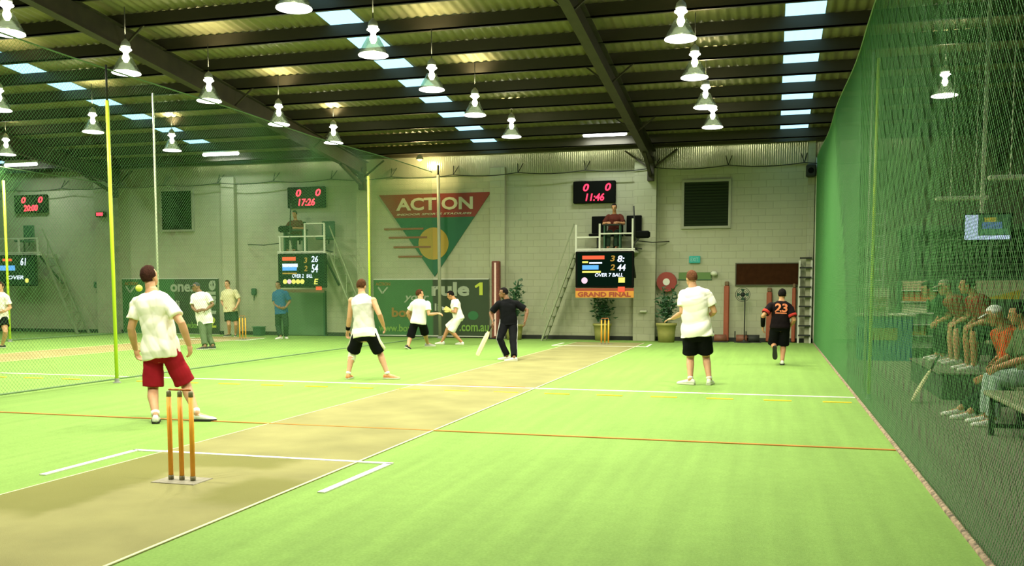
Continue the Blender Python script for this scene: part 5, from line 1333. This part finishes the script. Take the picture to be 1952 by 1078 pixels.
# scorers on the balconies
dmar = fab('dark_maroon', (.085, .022, .014), .15)
def scorer(px, py, zdeck, cloth, skin, label, Yp):
    c = onY(px, py, Yp); J = {}
    def v(x, y, z): return Vector((c.x + x, Yp + y, zdeck + z))
    J = dict(head=v(0, -.06, 1.24), neck=v(0, 0, 1.05), shA=v(-.18, 0, .98), shB=v(.18, 0, .98), elA=v(-.3, -.1, .78), wrA=v(-.16, -.32, .79), hdA=v(-.10, -.40, .78), elB=v(.3, -.1, .78), wrB=v(.16, -.32, .79), hdB=v(.10, -.40, .78),
             hipA=v(-.09, .04, .52), hipB=v(.09, .04, .52), knA=v(-.12, -.4, .6), knB=v(.12, -.4, .6), anA=v(-.12, -.36, .088), anB=v(.12, -.36, .088))
    return person(label, Yp, J, 180, skin, .96, 'short', H_black, dict(m=cloth, hem=-.05, sleeve=.8), dict(m=navy, len=1.93, name='trousers'), shoemat=shoe_b, foot={'A': (180,), 'B': (180,)}, headface=(0, -1, -.2), voxel=.010, base=v(0, 0, 0))
c_ = F(1171, 445); S_ = scorer(1171, 445, ZD_R, dmar, 1, 'scorer in dark red shirt seated at the desk on the right balcony', BF + .62); office_chair((onY(1171, 445, BF + .62).x, BF + .64, ZD_R), 'dark chair under the scorer in dark red shirt on the right balcony')
scorer(564, 445, ZD_L, dmar, 1, 'scorer in maroon shirt seated at the desk on the middle balcony', BF + .62); office_chair((onY(564, 445, BF + .62).x, BF + .64, ZD_L), 'dark chair under the scorer on the middle balcony')

# seated spectators behind the right net
def seated(label, x, y, zf, zs, skin, cloth, trous, yaw=-90, k=1.0, hair='short', hm=H_black, ln=.95, shoe=shoe_w, lean=.30, tuck=.0, hands=None, headface=None, sl=.7, spread=.16, voxel=.008, socks=None):
    f = dirv(yaw); r = Vector((f.y, -f.x, 0)); o = Vector((x, y, 0))          # r = to the sitter's right
    if r.y > 0: A_, B_ = -1, 1
    else: A_, B_ = 1, -1
    A_ = -1; B_ = 1
    def v(fw, rt, z): return o + f * fw + r * rt + Vector((0, 0, z))
    nk = v(lean * .95, 0, zs + .08 + .53 * k * cos(lean * .9)); hd_ = nk + f * (.07 + .05 * lean) + Vector((0, 0, .17 * k))
    J = dict(neck=nk, head=hd_)
    for s, q in (('A', A_), ('B', B_)):
        J['sh' + s] = nk + r * (q * .18 * k) - Vector((0, 0, .06)) - f * .01
        J['hip' + s] = v(0, q * .095, zs + .095); J['kn' + s] = v(.43, q * spread, zs + .12); J['an' + s] = v(.40 - tuck, q * spread, zf + .088)
        h = (hands or {}).get(s, (.42, q * .10, zs + .16)); J['wr' + s] = v(*h); J['el' + s] = v(h[0] * .55, q * .30, h[2] + .05); J['hd' + s] = J['wr' + s] + f * .08 - Vector((0, 0, .05)) - r * q * .03
    return person(label, y, J, yaw, skin, k, hair, hm, dict(m=cloth, hem=-.06, sleeve=sl), dict(m=trous, len=ln, name='shorts' if ln < 1.2 else 'trousers'), shoemat=shoe, foot={'A': (yaw,), 'B': (yaw,)}, voxel=voxel, headface=headface, base=Vector((x, y, zf)), socks=socks)
khaki = fab('khaki_green', (.10, .13, .06)); ltgrey = fab('light_grey_jeans', (.36, .46, .40)); green_shirt = fab('green_shirt', (.03, .10, .04))
seated('spectator in dull red shirt and pale cap, forearms on knees, on the raised bench', 3.10, 15.5, .365, .80, 0, dred, dgreen, -95, 1.0, 'cap', fab('cap_grey', (.30, .28, .20)), .95, shoe_w, .5, headface=(-1, -.3, -.2), hands={'A': (.40, -.08, 1.0), 'B': (.40, .08, 1.0)})
seated('dark-haired spectator in dull red shirt sitting nearest the television pole, leaning forward', 3.12, 14.35, .365, .80, 1, dred, navy, -95, 1.02, 'short', H_black, .95, shoe_w, .42, headface=(-1, .1, -.1), hands={'A': (.42, -.10, 1.0), 'B': (.42, .06, 1.0)})
seated('spectator in dark green shirt sitting farthest along the raised bench behind the right net', 3.02, 16.25, .365, .80, 1, green_shirt, navy, -95, .98, 'short', H_black, 1.9, shoe_w, .55, headface=(-1, -.2, -.3), hands={'A': (.46, -.06, .98), 'B': (.46, .06, .98)})
seated('spectator in orange jersey and white cap leaning forward on the bench behind the net', 2.98, 11.95, 0, .45, 1, orange, navy, -98, 1.0, 'cap', fab('cap_white', (.75, .75, .72)), 1.93, shoe_w, .42, tuck=-.38, headface=(-1, .2, -.4), hands={'A': (.62, -.16, .50), 'B': (.44, .02, .70)}, sl=1.7)
seated('spectator in dark shirt and light grey trousers at the right edge behind the net', 2.78, 11.25, 0, .45, 1, khaki, ltgrey, -90, 1.0, 'short', H_black, 1.93, shoe_w, .12, tuck=-.03, headface=(-1, .1, -.2), hands={'A': (.40, -.2, .66), 'B': (.36, .16, .66)}, sl=.9)
bpy.context.view_layer.update()
for o in list(bpy.data.objects):
    if '_top' in o.keys(): del o['_top']
